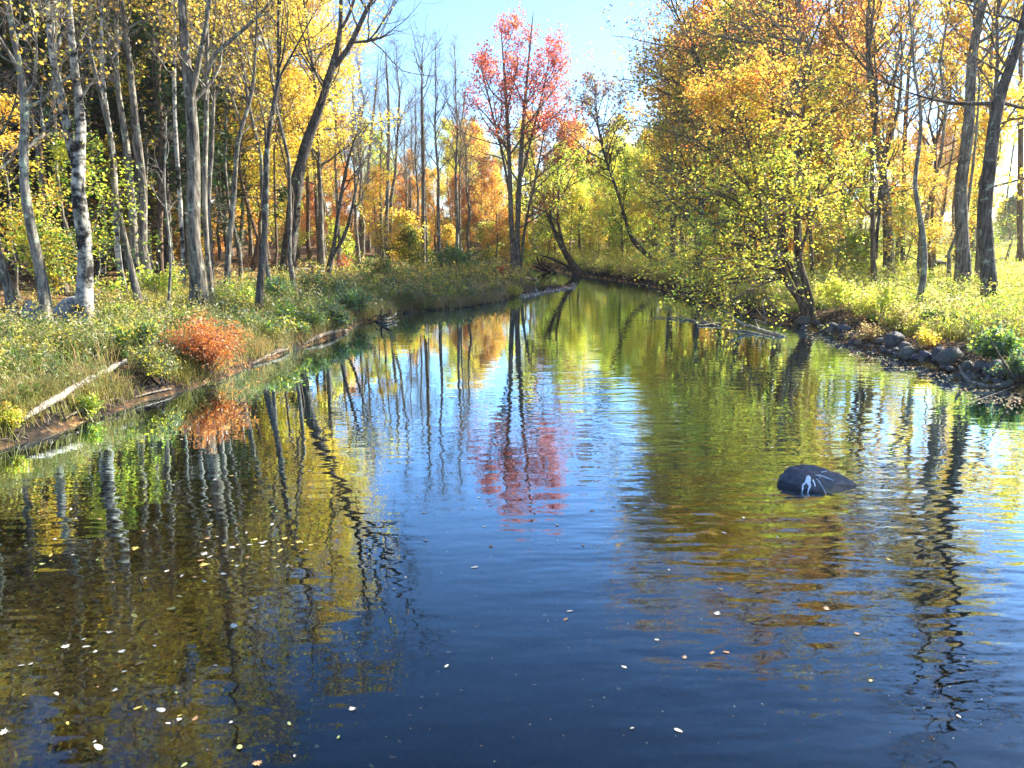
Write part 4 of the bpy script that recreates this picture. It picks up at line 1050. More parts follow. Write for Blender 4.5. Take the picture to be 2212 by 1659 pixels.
# ------------------------------------------------------------------ thin autumn haze
m_haze, nt, out = mat('autumn_air')
pv = node(nt, 'ShaderNodeVolumePrincipled', i_Density=.0003, i_Anisotropy=.55)
pv.inputs['Color'].default_value = (.95, .97, 1.0, 1)
nt.links.new(pv.outputs[0], out.inputs['Volume'])
hb = [(x, y, z) for x in (-640, 640) for y in (-60, 1240) for z in (-5, 42)]
tag(link('haze', mesh('haze', hb, [(0, 1, 3, 2), (4, 6, 7, 5), (0, 4, 5, 1), (2, 3, 7, 6), (0, 2, 6, 4), (1, 5, 7, 3)], mats=(m_haze,))), 'thin bright autumn haze over the creek', kind='stuff')
# ------------------------------------------------------------------ stones
m_rock, nt, out = mat('field_stone')
L = nt.links.new
tc = node(nt, 'ShaderNodeTexCoord')
n1 = node(nt, 'ShaderNodeTexNoise', i_Scale=9.0, i_Detail=10.0, i_Roughness=.8); L(tc.outputs['Object'], n1.inputs['Vector'])
n2 = node(nt, 'ShaderNodeTexNoise', i_Scale=1.7, i_Detail=3.0); L(tc.outputs['Object'], n2.inputs['Vector'])
at = node(nt, 'ShaderNodeAttribute', attribute_name='tint')
c1 = ramp(nt, n1.outputs['Fac'], [(.34, (.3, .3, .31)), (.5, (.8, .79, .79)), (.66, (1.6, 1.55, 1.5))])
c2 = mixc(nt, 1.0, at.outputs['Color'], c1, 'MULTIPLY')
mo = ramp(nt, n2.outputs['Fac'], [(.55, (0, 0, 0)), (.7, (.6, .6, .6))])
c3 = mixc(nt, mo, c2, (.10, .11, .07))
b = node(nt, 'ShaderNodeBsdfPrincipled', i_Roughness=.75); L(c3, b.inputs['Base Color'])
bp = node(nt, 'ShaderNodeBump', i_Strength=.8, i_Distance=.02); L(n1.outputs['Fac'], bp.inputs['Height']); L(bp.outputs[0], b.inputs['Normal'])
L(b.outputs[0], out.inputs[0])


def rock_mesh(seed, tint, sx=1, sy=.8, sz=.6):
    r = random.Random(seed)
    bm = bmesh.new(); bmesh.ops.create_icosphere(bm, subdivisions=3, radius=.5)
    off = Vector((r.random() * 20, r.random() * 20, r.random() * 20))
    cuts = [(Vector((r.gauss(0, 1), r.gauss(0, 1), r.gauss(0, .8))).normalized(), .30 + .14 * r.random()) for _ in range(5)]
    for v in bm.verts:
        d = v.co.normalized()
        for n_, k_ in cuts:
            e = v.co.dot(n_) - k_
            if e > 0: v.co -= n_ * e * .8
        v.co += d * (.10 * mnoise.noise(d * 1.6 + off) + .035 * mnoise.noise(d * 5 + off))
        v.co = Vector((v.co.x * sx, v.co.y * sy, v.co.z * sz))
    V = np.array([v.co for v in bm.verts]); F = np.array([[v.index for v in f.verts] for f in bm.faces]); bm.free()
    return mesh('rock', V, F3=F, col=np.repeat(np.array([tint]), len(V), 0), smooth=True, mats=(m_rock,))


ROCKS = [rock_mesh(s, (.10 + .03 * (s % 3), .095 + .027 * (s % 3), .10 + .02 * (s % 2)), 1, .85, (.62, .7, .5, .75)[s % 4]) for s in range(8)]
rr = random.Random(4)


def rock(name, label, u, v, w, h, me=None, group=None, sink=.22, cat='rock'):
    p = ground(u, v); W = px(w, p); Hm = px(h, p) * 1.25
    o = link(name, me or rr.choice(ROCKS))
    dz = max(c[2] for c in o.bound_box) - min(c[2] for c in o.bound_box)
    o.scale = (W, W * .9, Hm / dz)
    o.location = (p[0], p[1] + W * .4, max(hz(p[0], p[1] + W * .3), -.08) + Hm * (.5 - sink))
    o.rotation_euler = (rr.gauss(0, .12), rr.gauss(0, .12), rr.random() * 6.28)
    return tag(o, label, cat, group)


Z7 = lambda x, y: (1557.6 + x / 3.381, 389.4 + y / 3.381)
row = [(625, 1062, 112, 62, 'flat topped stone at the head of the rock edging by the leaning maple'), (705, 1062, 72, 42, None), (735, 1084, 60, 30, None), (820, 1104, 112, 60, None), (912, 1114, 104, 60, None), (615, 1090, 60, 28, None),
       (945, 1146, 40, 30, 'small round pale stone set low in the edging'), (1005, 1174, 104, 62, None), (1075, 1146, 70, 40, None), (1140, 1164, 124, 48, None), (1185, 1196, 92, 40, None),
       (1285, 1222, 156, 108, 'tallest grey boulder in the middle of the rock edging'), (1362, 1256, 112, 62, None), (1290, 1256, 72, 34, None), (1395, 1308, 146, 84, 'smooth dark rounded rock just below the tallest boulder'),
       (1445, 1326, 92, 38, None), (1508, 1306, 92, 52, None), (1602, 1310, 100, 92, None), (1705, 1346, 190, 112, 'broad dark boulder left of the bent driftwood'), (1580, 1340, 62, 38, None), (1825, 1394, 116, 72, None),
       (1922, 1388, 102, 60, None), (1962, 1428, 84, 40, None), (2005, 1408, 112, 70, None), (2075, 1470, 190, 112, 'large rock behind the bent driftwood at the right edge'), (2165, 1490, 96, 60, None)]
row.sort(key=lambda q: q[0])
for n_, (x, y, w, h, lab) in enumerate(row):
    u, v = Z7(x, y)
    rock('rock', lab or 'dark rounded stone in the rock edging along the right waterline', u, v, w / 3.381, h / 3.381, group='stones edging the right waterline')
for i in range(60):                                     # smaller stones between them
    t = rr.random() ** .9; k = min(int(t * (len(RIGHT) - 13)), len(RIGHT) - 14) + 12; f = rr.random()
    a, b_ = RIGHT[k], RIGHT[min(k + 1, len(RIGHT) - 1)]
    rock('rock', 'fist sized dark stone among the larger edging stones', a[0] + (b_[0] - a[0]) * f, a[1] + (b_[1] - a[1]) * f - 2 + 5 * rr.random(), 9 + 12 * rr.random(), 6 + 7 * rr.random(), group='small stones edging the right waterline')
GREYR = rock_mesh(21, (.30, .31, .31), 1, .9, .75); TAN = rock_mesh(22, (.46, .38, .27), 1, .8, .6); DARKR = rock_mesh(23, (.12, .11, .11), 1, .8, .5)
rock('boulder', 'big grey boulder behind the weeds between beech and twin birch', 134, 696, 78, 56, GREYR, cat='boulder')
rock('boulder', 'smaller grey boulder half hidden left of the beech', 58, 694, 46, 46, GREYR, cat='boulder')
for x, y, w, h, me, lab in [(1515, 580, 130, 60, TAN, 'large rounded tan boulder in the low stone wall by the meadow'), (1604, 612, 84, 30, TAN, 'flat tan stone right of the large tan boulder'), (1706, 612, 70, 62, TAN, 'upright tan boulder half hidden by the big dark trunk'),
                            (1638, 640, 90, 40, DARKR, 'dark hollow stone in front of the tan boulders'), (1995, 606, 80, 32, DARKR, 'dark stone right of the lichen covered oak in the wall'), (2062, 596, 64, 30, DARKR, 'darkest small stone near the right edge of the wall'),
                            (840, 588, 62, 36, GREYR, 'grey stone in the wall behind the speckled pair of trees'), (2100, 706, 74, 36, GREYR, 'grey stone among weeds at the right edge'), (1330, 582, 56, 24, TAN, 'small tan stone left of the twisted sapling')]:
    u, v = Z7(x, y); rock('wall_stone', lab, u, v, w / 3.381, h / 3.381, me, 'stones of the low wall by the meadow', .12)
for i in range(16):
    u, v = Z7(700 + i * 95 + 40 * rr.random(), 575 + 14 * rr.random()); rock('wall_stone', 'small dark stone of the low tumbled wall by the meadow', u, v, 8 + 9 * rr.random(), 5 + 5 * rr.random(), DARKR if i % 3 else GREYR, 'stones of the low wall by the meadow', .15)
# gravel bar at the point
gp = []
while len(gp) < 420:
    u = 1120 + 125 * rr.random(); v = 637 - 20 * (u - 1120) / 125 + rr.gauss(0, 3); p = at_z(u, v, .03); gp.append((p[0], p[1], .02 + .02 * rr.random(), .04 + .10 * rr.random()))
V = []; F = []
for x, y, z, s in gp:
    k = len(V); q = [(s * math.cos(a + x) * (.7 + .5 * rr.random()), s * math.sin(a + x) * (.7 + .5 * rr.random())) for a in (0, 1.26, 2.5, 3.8, 5)]
    V += [(x + a, y + b_, z - .05) for a, b_ in q] + [(x, y, z + s * .5)]
    F += [(k + i, k + (i + 1) % 5, k + 5) for i in range(5)]
gc = np.repeat(jitter(pick([(.5, .42, .34), (.34, .24, .16), (.28, .27, .26), (.6, .52, .42)], rw.random(len(gp))), rw, .2, .05), 6, 0)
tag(link('gravel', mesh('gravel', V, F3=F, col=gc, mats=(m_rock,))), 'pale gravel bar reaching into the water from the point', kind='stuff')
for (u, v, w, h, lab) in [(1158, 634, 11, 7, 'rounder stone near the base of the gravel bar'), (1184, 631, 12, 9, 'largest stone standing on the gravel bar'), (1216, 626, 8, 5, 'stone near the tip of the gravel bar')]:
    rock('rock', lab, u, v, w, h, GREYR)

# ------------------------------------------------------------------ the rock in the water
def creek_rock():
    p0 = at_z(1777, 1062)
    W = px(170, p0)
    pts = [(-.50, -.06, .02), (-.42, .05, .12), (-.30, .12, .27), (-.13, .16, .30), (0, .16, .285), (.14, .14, .25), (.30, .08, .18), (.45, .0, .08), (.52, -.03, .03), (-.12, -.33, .0), (.06, -.36, -.02), (.24, -.26, 0), (-.34, -.22, .0),
           (.40, -.14, .02), (0, .42, 0), (-.3, .38, .0), (.35, .32, 0), (-.18, -.05, .22), (.02, -.10, .2), (-.5, -.05, -.3), (.5, 0, -.3), (0, -.4, -.3), (0, .45, -.3), (-.36, -.26, -.3), (.3, -.3, -.3), (.36, .36, -.3), (-.33, .4, -.3)]
    bm = bmesh.new()
    for q in pts: bm.verts.new((q[0], q[1], q[2] * (.76 if q[2] > 0 else 1)))
    bmesh.ops.convex_hull(bm, input=bm.verts)
    bmesh.ops.delete(bm, geom=[v for v in bm.verts if not v.link_faces], context='VERTS')
    bmesh.ops.subdivide_edges(bm, edges=bm.edges, cuts=7, use_grid_fill=True)
    bmesh.ops.triangulate(bm, faces=bm.faces)
    for _ in range(1): bmesh.ops.smooth_vert(bm, verts=bm.verts, factor=.4, use_axis_x=True, use_axis_y=True, use_axis_z=True)
    for v in bm.verts:
        v.co += v.co.normalized() * (.016 * mnoise.noise(v.co * 5) + .010 * mnoise.noise(v.co * 14) + .006 * mnoise.noise(v.co * 30))
    bm.verts.index_update()
    V = np.array([v.co for v in bm.verts]) * W * 1.04; F = np.array([[v.index for v in f.verts] for f in bm.faces]); bm.free()
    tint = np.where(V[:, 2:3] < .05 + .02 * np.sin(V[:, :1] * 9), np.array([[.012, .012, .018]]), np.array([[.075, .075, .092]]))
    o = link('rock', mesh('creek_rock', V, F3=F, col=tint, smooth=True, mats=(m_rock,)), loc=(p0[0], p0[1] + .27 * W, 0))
    tag(o, 'lone dark rock in the creek splashed with white bird droppings', 'rock')
    bvh = BVHTree.FromPolygons([Vector(v) for v in V], [tuple(f) for f in F])
    loc = np.array(o.location)
    def hit(u, v):
        r_ = ray(u, v); h = bvh.ray_cast(Vector(CAMP - loc), Vector(r_).normalized())
        return None if h[0] is None else np.array(h[0] + h[1] * .003)
    m_white, nt_, out_ = mat('bird_dropping'); bb = node(nt_, 'ShaderNodeBsdfPrincipled', i_Roughness=.8); bb.inputs['Base Color'].default_value = (.75, .78, .8, 1); nt_.links.new(bb.outputs[0], out_.inputs[0])
    m_faint, nt_, out_ = mat('old_dropping'); bb = node(nt_, 'ShaderNodeBsdfPrincipled', i_Roughness=.8); bb.inputs['Base Color'].default_value = (.36, .37, .38, 1); nt_.links.new(bb.outputs[0], out_.inputs[0])
    Zr = lambda x, y: ((2100 + x / 6.32) / 1.284, (1250 + y / 6.32) / 1.284)
    def streak(pts, ws, m_):
        n = 14; d = np.linspace(0, len(pts) - 1, n); P = np.array([[np.interp(t, range(len(pts)), [p[i] for p in pts]) for i in (0, 1)] for t in d]); Wd = np.interp(d, range(len(ws)), ws)
        Vv = []; 
        for i in range(n):
            t = P[min(i + 1, n - 1)] - P[max(i - 1, 0)]; q = np.array([-t[1], t[0]]) / (np.linalg.norm(t) + 1e-6) * Wd[i] / 2 * (1 + .35 * rr.uniform(-1, 1))
            a, b_ = hit(*Zr(*(P[i] - q))), hit(*Zr(*(P[i] + q)))
            if a is None or b_ is None: continue
            Vv += [a, b_]
        k = len(Vv) // 2
        if k > 1: link('dropping', mesh('dropping', np.array(Vv), [(2 * i, 2 * i + 1, 2 * i + 3, 2 * i + 2) for i in range(k - 1)], mats=(m_,)), o)
    streak([(890, 440), (905, 500), (900, 570), (930, 620), (900, 690), (880, 760)], [40, 75, 70, 34, 20, 26], m_white)
    streak([(880, 500), (845, 570), (800, 600), (800, 660), (790, 720)], [50, 30, 26, 34, 14], m_white)
    streak([(750, 735), (800, 745), (850, 760), (900, 775)], [24, 34, 44, 50], m_white)
    streak([(975, 510), (1000, 560), (1020, 630)], [26, 30, 12], m_white)
    streak([(1040, 490), (1090, 550), (1130, 610), (1190, 720), (1210, 775)], [26, 32, 20, 14, 18], m_faint)
    streak([(1085, 460), (1105, 490)], [20, 16], m_faint)
    streak([(1010, 430), (1120, 440), (1230, 480), (1340, 525)], [14, 26, 24, 18], m_faint)
    streak([(1120, 380), (1200, 365), (1215, 375)], [18, 26, 16], m_faint)
creek_rock()

# ------------------------------------------------------------------ driftwood and logs
def log(name, label, lines, bark, cat='log', s=7, kids='branch', lift=None):
    """lines: [(pixel polyline [(u, v, width, height above the ground or water)])], the first is the log itself, the rest are its branches."""
    root = None
    r = np.random.default_rng(len(label))
    for li, poly in enumerate(lines):
        P = []; R = []
        for u, v, w, z in poly:
            p = at_z(u, v, z) if z is not None else ground(u, v, .05)
            P.append(p); R.append(px(w, p) / 2)
        Q, q = resample(P, R, max(9, 3 * len(P)))
        Q[1:-1] += r.normal(size=(len(Q) - 2, 3)) * q[1:-1, None] * .22
        q = q * (1 + .07 * r.normal(size=len(q)))
        V, F = tubes(Q[None], q[None], s, r, .05)
        n = len(Q)
        F3 = [(0, i + 1, i) for i in range(1, s - 1)] + [((n - 1) * s, (n - 1) * s + i, (n - 1) * s + i + 1) for i in range(1, s - 1)]
        if root is None:
            loc = Q[0].copy(); root = link(name, mesh(name, V - loc, F, F3, smooth=True, mats=(bark,)), loc=loc); tag(root, label, cat)
        else:
            link(kids, mesh(kids, V - loc, F, F3, smooth=True, mats=(bark,)), root)
    return root


def onbank(u, v, w, lift=.08):
    p = ground(u, v, lift); return p


def bank_log(name, label, pts, bark, stubs=(), cat='log'):
    P = [ground(u, v, lf) for u, v, w, lf in pts]; R = [px(p[2], q) / 2 for p, q in zip(pts, P)]
    r = np.random.default_rng(len(label)); s = 9
    Q, q = resample(P, R, 20); Q[1:-1] += r.normal(size=(18, 3)) * q[1:-1, None] * .12; q = q * (1 + .06 * r.normal(size=20))
    V, F = tubes(Q[None], q[None], s, r, .05)
    F3 = [(0, i + 1, i) for i in range(1, s - 1)] + [(19 * s, 19 * s + i, 19 * s + i + 1) for i in range(1, s - 1)]
    loc = Q[0].copy(); o = link(name, mesh(name, V - loc, F, F3, smooth=True, mats=(bark,)), loc=loc); tag(o, label, cat)
    for t, d, ln, w in stubs:
        i = int(t * 19); a = Q[i]; b_ = a + norm(np.array(d, float)) * ln
        V, F = tubes(np.array([[a, (a + b_) / 2 + r.normal(size=3) * ln * .06, b_]]), np.array([[w, w * .75, w * .3]]), 6)
        link('stub', mesh('stub', V - loc, F, smooth=True, mats=(bark,)), o)
    return o


bank_log('fallen_log', 'pale broken log lying down the left bank to the water', [(52, 926, 11, .12), (100, 900, 15, .20), (150, 874, 15, .22), (200, 840, 14, .20), (240, 816, 12, .18), (274, 796, 9, .16)], B_LOG, [(.45, (.2, -.2, 1), .18, .02), (.8, (-.6, .1, 1), .25, .015), (.62, (.5, -.4, .4), .2, .015)])
bank_log('driftwood', 'bleached driftwood log at the waterline right of the rust fern', [(545, 792, 4, .0), (575, 780, 7, .03), (605, 766, 9, .06), (625, 758, 6, .04)], B_DRIFT, [(.5, (.6, .1, .3), .3, .02)])
bank_log('driftwood', 'pale plank like driftwood below the lush green shrub', [(655, 747, 4, .02), (680, 738, 8, .08), (715, 724, 9, .10), (752, 717, 5, .06)], B_DRIFT, [(.3, (-.5, -.2, .4), .25, .02)])
bank_log('driftwood', 'thin bare driftwood stick in the water near the pale log', [(142, 917, 4, .06), (170, 905, 6, .08), (205, 896, 5, .06), (228, 890, 3, .05)], B_DRIFT, [(.3, (.3, -.6, .1), .4, .012)])
bank_log('driftwood', 'thin stick lying along the mud left of the rust fern', [(290, 868, 3, .05), (330, 862, 4, .06), (370, 845, 4, .05)], B_DRIFT, [(.5, (.4, .2, .5), .4, .01)])
bank_log('dead_branch', 'dark dead branch leaning out of the bank beside the rust fern', [(334, 790, 5, .5), (344, 815, 7, .35), (352, 845, 6, .05)], B_WET)
log('snag', 'tangled root snag at the waterline of the left bank', [[(816, 690, 5, .10), (826, 683, 7, .22), (838, 678, 5, .32), (846, 676, 3, .36)], [(820, 690, 3, .06), (836, 690, 4, .16), (851, 684, 5, .14), (856, 676, 3, .26)],
     [(812, 694, 5, .03), (832, 696, 5, .05), (850, 692, 4, .03)], [(826, 684, 5, .2), (822, 672, 4, .5), (828, 665, 3, .62)], [(834, 682, 4, .2), (842, 690, 5, .08), (852, 695, 3, .0)], [(826, 683, 4, .2), (815, 680, 3, .35), (808, 684, 2, .1)], [(836, 680, 3, .3), (845, 668, 2, .55), (853, 664, 1.5, .6)], [(830, 686, 4, .1), (843, 696, 3, .0), (862, 692, 2, .02)]], B_GREY, 'snag', kids='root')
for i, (a, b_, w, lab) in enumerate([((640, 606), (702, 604), 8, 'lowest long log of the pile behind the slanting stems'), ((636, 596), (690, 590), 7, 'grey log lying across the middle of the pile'), ((648, 588), (700, 596), 7, 'slanting top log of the pile'), ((668, 612), (720, 606), 6, 'short log lying in front of the pile')]):
    bank_log('fallen_log', lab, [(a[0], a[1], w, .15 + .12 * i), ((a[0] + b_[0]) / 2, (a[1] + b_[1]) / 2, w, .18 + .12 * i), (b_[0], b_[1], w * .8, .15 + .12 * i)], B_GREY if i % 2 else B_DRIFT)
bank_log('fallen_log', 'dark rotting log on the leaf litter behind the grey boulder', [(100, 642, 9, .2), (170, 650, 10, .2), (260, 668, 8, .2)], B_BROWN)
Zb = lambda x, y, w=5, z=.05: (1324 + x / 4.734, 545.2 + y / 4.734, w, z)
log('dead_branch', 'bare grey fallen branches sticking out of the water below the maple',
    [[Zb(1750, 865, 9, .0), Zb(1600, 820, 9, .07), Zb(1470, 780, 8, .10), Zb(1320, 730, 7, .22), Zb(1190, 650, 5, .5), Zb(1080, 530, 3, .95)],
     [Zb(1640, 872, 7, -.01), Zb(1480, 838, 7, .0), Zb(1350, 800, 5, .03), Zb(1200, 795, 4, .02)],
     [Zb(410, 655, 2, .05), Zb(700, 672, 4, .05), Zb(900, 712, 5, .03), Zb(1050, 750, 4, .02), Zb(1130, 768, 3, .0)],
     [Zb(900, 670, 4, .18), Zb(960, 720, 4, .08), Zb(1080, 752, 4, .02)], [Zb(860, 750, 3, .02), Zb(1000, 735, 4, .05), Zb(1100, 720, 3, .1)],
     [Zb(1560, 740, 4, .05), Zb(1555, 660, 3, .35), Zb(1540, 600, 3, .6), Zb(1530, 480, 2, 1.0)], [Zb(1555, 680, 3, .3), Zb(1500, 620, 2, .5), Zb(1450, 560, 2, .75)], [Zb(1553, 640, 3, .4), Zb(1580, 590, 2, .6), Zb(1600, 520, 2, .9)],
     [Zb(1545, 720, 3, .1), Zb(1490, 700, 3, .14), Zb(1440, 690, 2, .18)], [Zb(1320, 740, 4, .1), Zb(1305, 690, 4, .3), Zb(1318, 655, 3, .45), Zb(1308, 620, 3, .6)], [Zb(1180, 730, 3, .1), Zb(1150, 690, 3, .25), Zb(1100, 620, 2, .5)],
     [Zb(1060, 750, 3, .02), Zb(1050, 690, 2, .3), Zb(1075, 630, 2, .5)], [Zb(740, 680, 3, .05), Zb(640, 610, 2, .3), Zb(520, 545, 2, .55)], [Zb(1500, 790, 4, .08), Zb(1460, 720, 3, .3), Zb(1455, 690, 2, .45)],
     [Zb(1020, 720, 3, .05), Zb(980, 660, 2, .35), Zb(940, 600, 2, .6)], [Zb(1250, 800, 4, .0), Zb(1290, 770, 3, .12), Zb(1350, 750, 3, .2)]], B_LOG, 'branch')
log('driftwood', 'bent pale driftwood branch in front of the rocks at the right edge', [[(2071, 789, 5, .42), (2077, 806, 7, .22), (2092, 824, 8, .10), (2120, 833, 8, .06), (2160, 834, 9, .07), (2215, 826, 13, .12)], [(2198, 829, 6, .10), (2180, 800, 5, .5), (2160, 770, 4, .9), (2140, 735, 3, 1.3)], [(2200, 832, 3, .1), (2150, 850, 2, .06), (2070, 880, 1.5, .02)]], B_DRIFT, 'driftwood')
bank_log('driftwood', 'grey drift log stranded at the water under the red maple', [(1130, 604, 4, .1), (1150, 607, 5, .12), (1168, 608, 5, .12)], B_DRIFT)
log('snag', 'dark fallen tangle lying at the far bend', [[(1190, 586, 7, .1), (1170, 581, 7, .3), (1150, 572, 5, .8), (1142, 562, 3, 1.2)], [(1180, 585, 5, .1), (1165, 570, 4, .9), (1160, 556, 3, 1.6)], [(1200, 588, 5, .1), (1178, 574, 4, .6), (1168, 560, 3, 1.3)]], B_WET, 'snag')

# ------------------------------------------------------------------ leaves on the water
def flat_mat(name, c):
    m, nt, out = mat(name); tc = node(nt, 'ShaderNodeTexCoord'); n = node(nt, 'ShaderNodeTexNoise', i_Scale=30.0, i_Detail=2.0); nt.links.new(tc.outputs['Object'], n.inputs['Vector'])
    col_ = ramp(nt, n.outputs['Fac'], [(.3, tuple(.75 * x for x in c)), (.7, c)])
    b = node(nt, 'ShaderNodeBsdfPrincipled', i_Roughness=.5); nt.links.new(col_, b.inputs['Base Color']); nt.links.new(b.outputs[0], out.inputs[0]); return m
FM = {'cream': flat_mat('leaf_cream', (.52, .49, .40)), 'yellow': flat_mat('leaf_yellow', (.52, .40, .09)), 'tan': flat_mat('leaf_tan', (.36, .20, .09)), 'green': flat_mat('leaf_green', (.28, .34, .12))}


def leaf_mesh(shape, m_):
    if shape == 'maple':
        pr = [(0, -.55), (.05, -.18), (.28, -.26), (.22, -.08), (.52, .04), (.30, .12), (.36, .36), (.14, .24), (0, .55), (-.14, .24), (-.36, .36), (-.30, .12), (-.52, .04), (-.22, -.08), (-.28, -.26), (-.05, -.18)]
    else:
        pr = [(.24 * math.sin(a) * (1 - .25 * math.cos(a)), -.5 * math.cos(a)) for a in np.linspace(0, 2 * math.pi, 13)[:-1]] 
    V = [(0, 0, .03)] + [(x, y, .10 * x * x * 4 + .10 * max(0, y) ** 2 - .02) for x, y in pr]
    n = len(pr)
    return mesh('floating_leaf', V, F3=[(0, i + 1, (i + 1) % n + 1) for i in range(n)], mats=(m_,))
LM = {(s, c): leaf_mesh(s, FM[c]) for s in ('maple', 'oval') for c in FM}
rl = random.Random(12)
NAMEC = {'cream': 'cream white', 'yellow': 'yellow', 'tan': 'tan brown', 'green': 'pale green'}
def fl(u, v, w, shape, c, label=None, z=.006):
    p = at_z(u, v, z)
    o = link('floating_leaf' if z > 0 else 'sunken_leaf', LM[(shape, c)], loc=p)
    o.scale = (px(w, p) * .92,) * 3; o.rotation_euler = (rl.gauss(0, .10), rl.gauss(0, .10), rl.random() * 6.28)
    side = 'shady left water' if u < 620 else ('rippled right water' if u > 1400 else 'open blue water')
    where = 'floating on' if z > 0 else 'sunk just under'
    kind = 'lobed' if shape == 'maple' else 'oval'
    tag(o, label or f'{NAMEC[c]} {kind} leaf {where} the {side}', 'leaf', f'{NAMEC[c]} {kind} leaves {where} the {side}')
D1 = lambda x, y: (x / 1.783 / 1.284, (1200 + y / 1.783) / 1.284)
D2 = lambda x, y: ((800 + x / 1.784) / 1.284, (1200 + y / 1.784) / 1.284)
D3 = lambda x, y: ((1740 + x / 1.659) / 1.284, (1130 + y / 1.659) / 1.284)
for x, y, w, s, c, lab in [(485, 1553, 66, 'oval', 'cream', 'largest white oval leaf floating at the bottom left'), (680, 1360, 44, 'oval', 'yellow', 'bright yellow oval leaf floating right of the largest white one'), (795, 1370, 60, 'oval', 'cream', 'curled white leaf beside the bright yellow oval'),
                           (600, 1080, 44, 'maple', 'cream', None), (325, 1058, 52, 'maple', 'cream', None), (468, 1083, 34, 'maple', 'cream', None), (427, 1057, 40, 'oval', 'cream', None), (540, 987, 44, 'maple', 'cream', None), (415, 1020, 32, 'oval', 'cream', None),
                           (1155, 957, 50, 'maple', 'cream', None), (665, 905, 56, 'oval', 'yellow', None), (850, 870, 60, 'maple', 'yellow', None), (888, 808, 40, 'oval', 'yellow', None), (825, 683, 30, 'oval', 'cream', None), (718, 718, 20, 'oval', 'cream', None), (898, 708, 24, 'oval', 'cream', None),
                           (1107, 698, 40, 'maple', 'cream', None), (1010, 735, 28, 'oval', 'cream', None), (1013, 652, 60, 'maple', 'yellow', None), (1013, 597, 44, 'maple', 'cream', None), (995, 630, 44, 'oval', 'tan', None), (1150, 565, 34, 'maple', 'cream', None), (1298, 545, 44, 'maple', 'cream', None),
                           (1260, 527, 34, 'maple', 'yellow', None), (1235, 553, 30, 'oval', 'cream', None), (1410, 522, 42, 'maple', 'yellow', None), (1480, 540, 40, 'maple', 'yellow', None), (1385, 582, 40, 'oval', 'yellow', None), (1515, 578, 24, 'oval', 'cream', None), (1422, 657, 22, 'oval', 'cream', None), (1370, 663, 34, 'oval', 'yellow', None),
                           (1345, 453, 36, 'oval', 'cream', None), (668, 573, 46, 'maple', 'yellow', None), (250, 606, 30, 'oval', 'yellow', None), (1025, 522, 30, 'oval', 'tan', None), (965, 712, 30, 'maple', 'tan', None), (570, 1272, 40, 'maple', 'cream', None), (280, 1290, 34, 'oval', 'cream', None), (105, 1150, 34, 'oval', 'cream', None),
                           (150, 1143, 30, 'maple', 'cream', None), (20, 1480, 60, 'maple', 'cream', 'pale lobed leaf cut by the left picture edge'), (962, 1412, 44, 'maple', 'tan', 'orange brown lobed leaf at the bottom left'), (888, 1398, 30, 'oval', 'yellow', None), (885, 1418, 36, 'maple', 'cream', None), (690, 1140, 50, 'oval', 'tan', None), (615, 1180, 30, 'oval', 'cream', None),
                           (1065, 1150, 26, 'oval', 'cream', None), (1262, 865, 30, 'oval', 'cream', None), (1582, 866, 30, 'maple', 'yellow', None), (1500, 1017, 30, 'oval', 'green', None), (1185, 1552, 60, 'oval', 'green', 'pale green oval leaf at the bottom, left of the blue water'), (1430, 1438, 34, 'oval', 'green', None), (910, 1642, 40, 'oval', 'green', None), (1270, 1632, 60, 'maple', 'tan', None),
                           (1060, 232, 26, 'maple', 'cream', None), (1022, 275, 20, 'oval', 'cream', None), (858, 258, 22, 'oval', 'cream', None), (1145, 212, 28, 'oval', 'yellow', None), (522, 45, 18, 'oval', 'cream', None), (355, 78, 24, 'oval', 'cream', None), (897, 33, 18, 'oval', 'cream', None), (752, 74, 20, 'oval', 'cream', None)]:
    u, v = D1(x, y); fl(u, v, w / 2.29, s, c, lab)
for x, y, w, s, c, lab in [(317, 1365, 44, 'maple', 'cream', 'bright white curled lobed leaf on the open blue water'), (783, 1153, 34, 'oval', 'cream', 'cream oval leaf in the middle of the open blue water'), (247, 1505, 32, 'oval', 'green', 'lime green oval leaf near the bottom of the blue water'), (345, 990, 28, 'oval', 'green', None),
                           (155, 866, 30, 'maple', 'yellow', None), (75, 1018, 32, 'oval', 'green', None), (1000, 563, 34, 'maple', 'tan', 'brown curled lobed leaf floating below the red reflection'), (1500, 386, 34, 'maple', 'tan', 'brown lobed leaf floating right of the red reflection'), (675, 532, 32, 'oval', 'cream', None), (670, 396, 26, 'oval', 'cream', None), (968, 465, 22, 'oval', 'cream', None), (1328, 455, 36, 'oval', 'cream', None),
                           (920, 665, 44, 'oval', 'cream', None), (580, 715, 26, 'oval', 'cream', None), (523, 773, 28, 'maple', 'cream', None), (1660, 1158, 34, 'oval', 'cream', None), (1700, 1461, 24, 'oval', 'cream', None), (1392, 882, 34, 'oval', 'cream', None), (1372, 922, 34, 'oval', 'tan', None), (88, 580, 26, 'oval', 'cream', None), (50, 541, 44, 'maple', 'yellow', None), (235, 485, 22, 'oval', 'yellow', None)]:
    u, v = D2(x, y); fl(u, v, w / 2.29, s, c, lab)
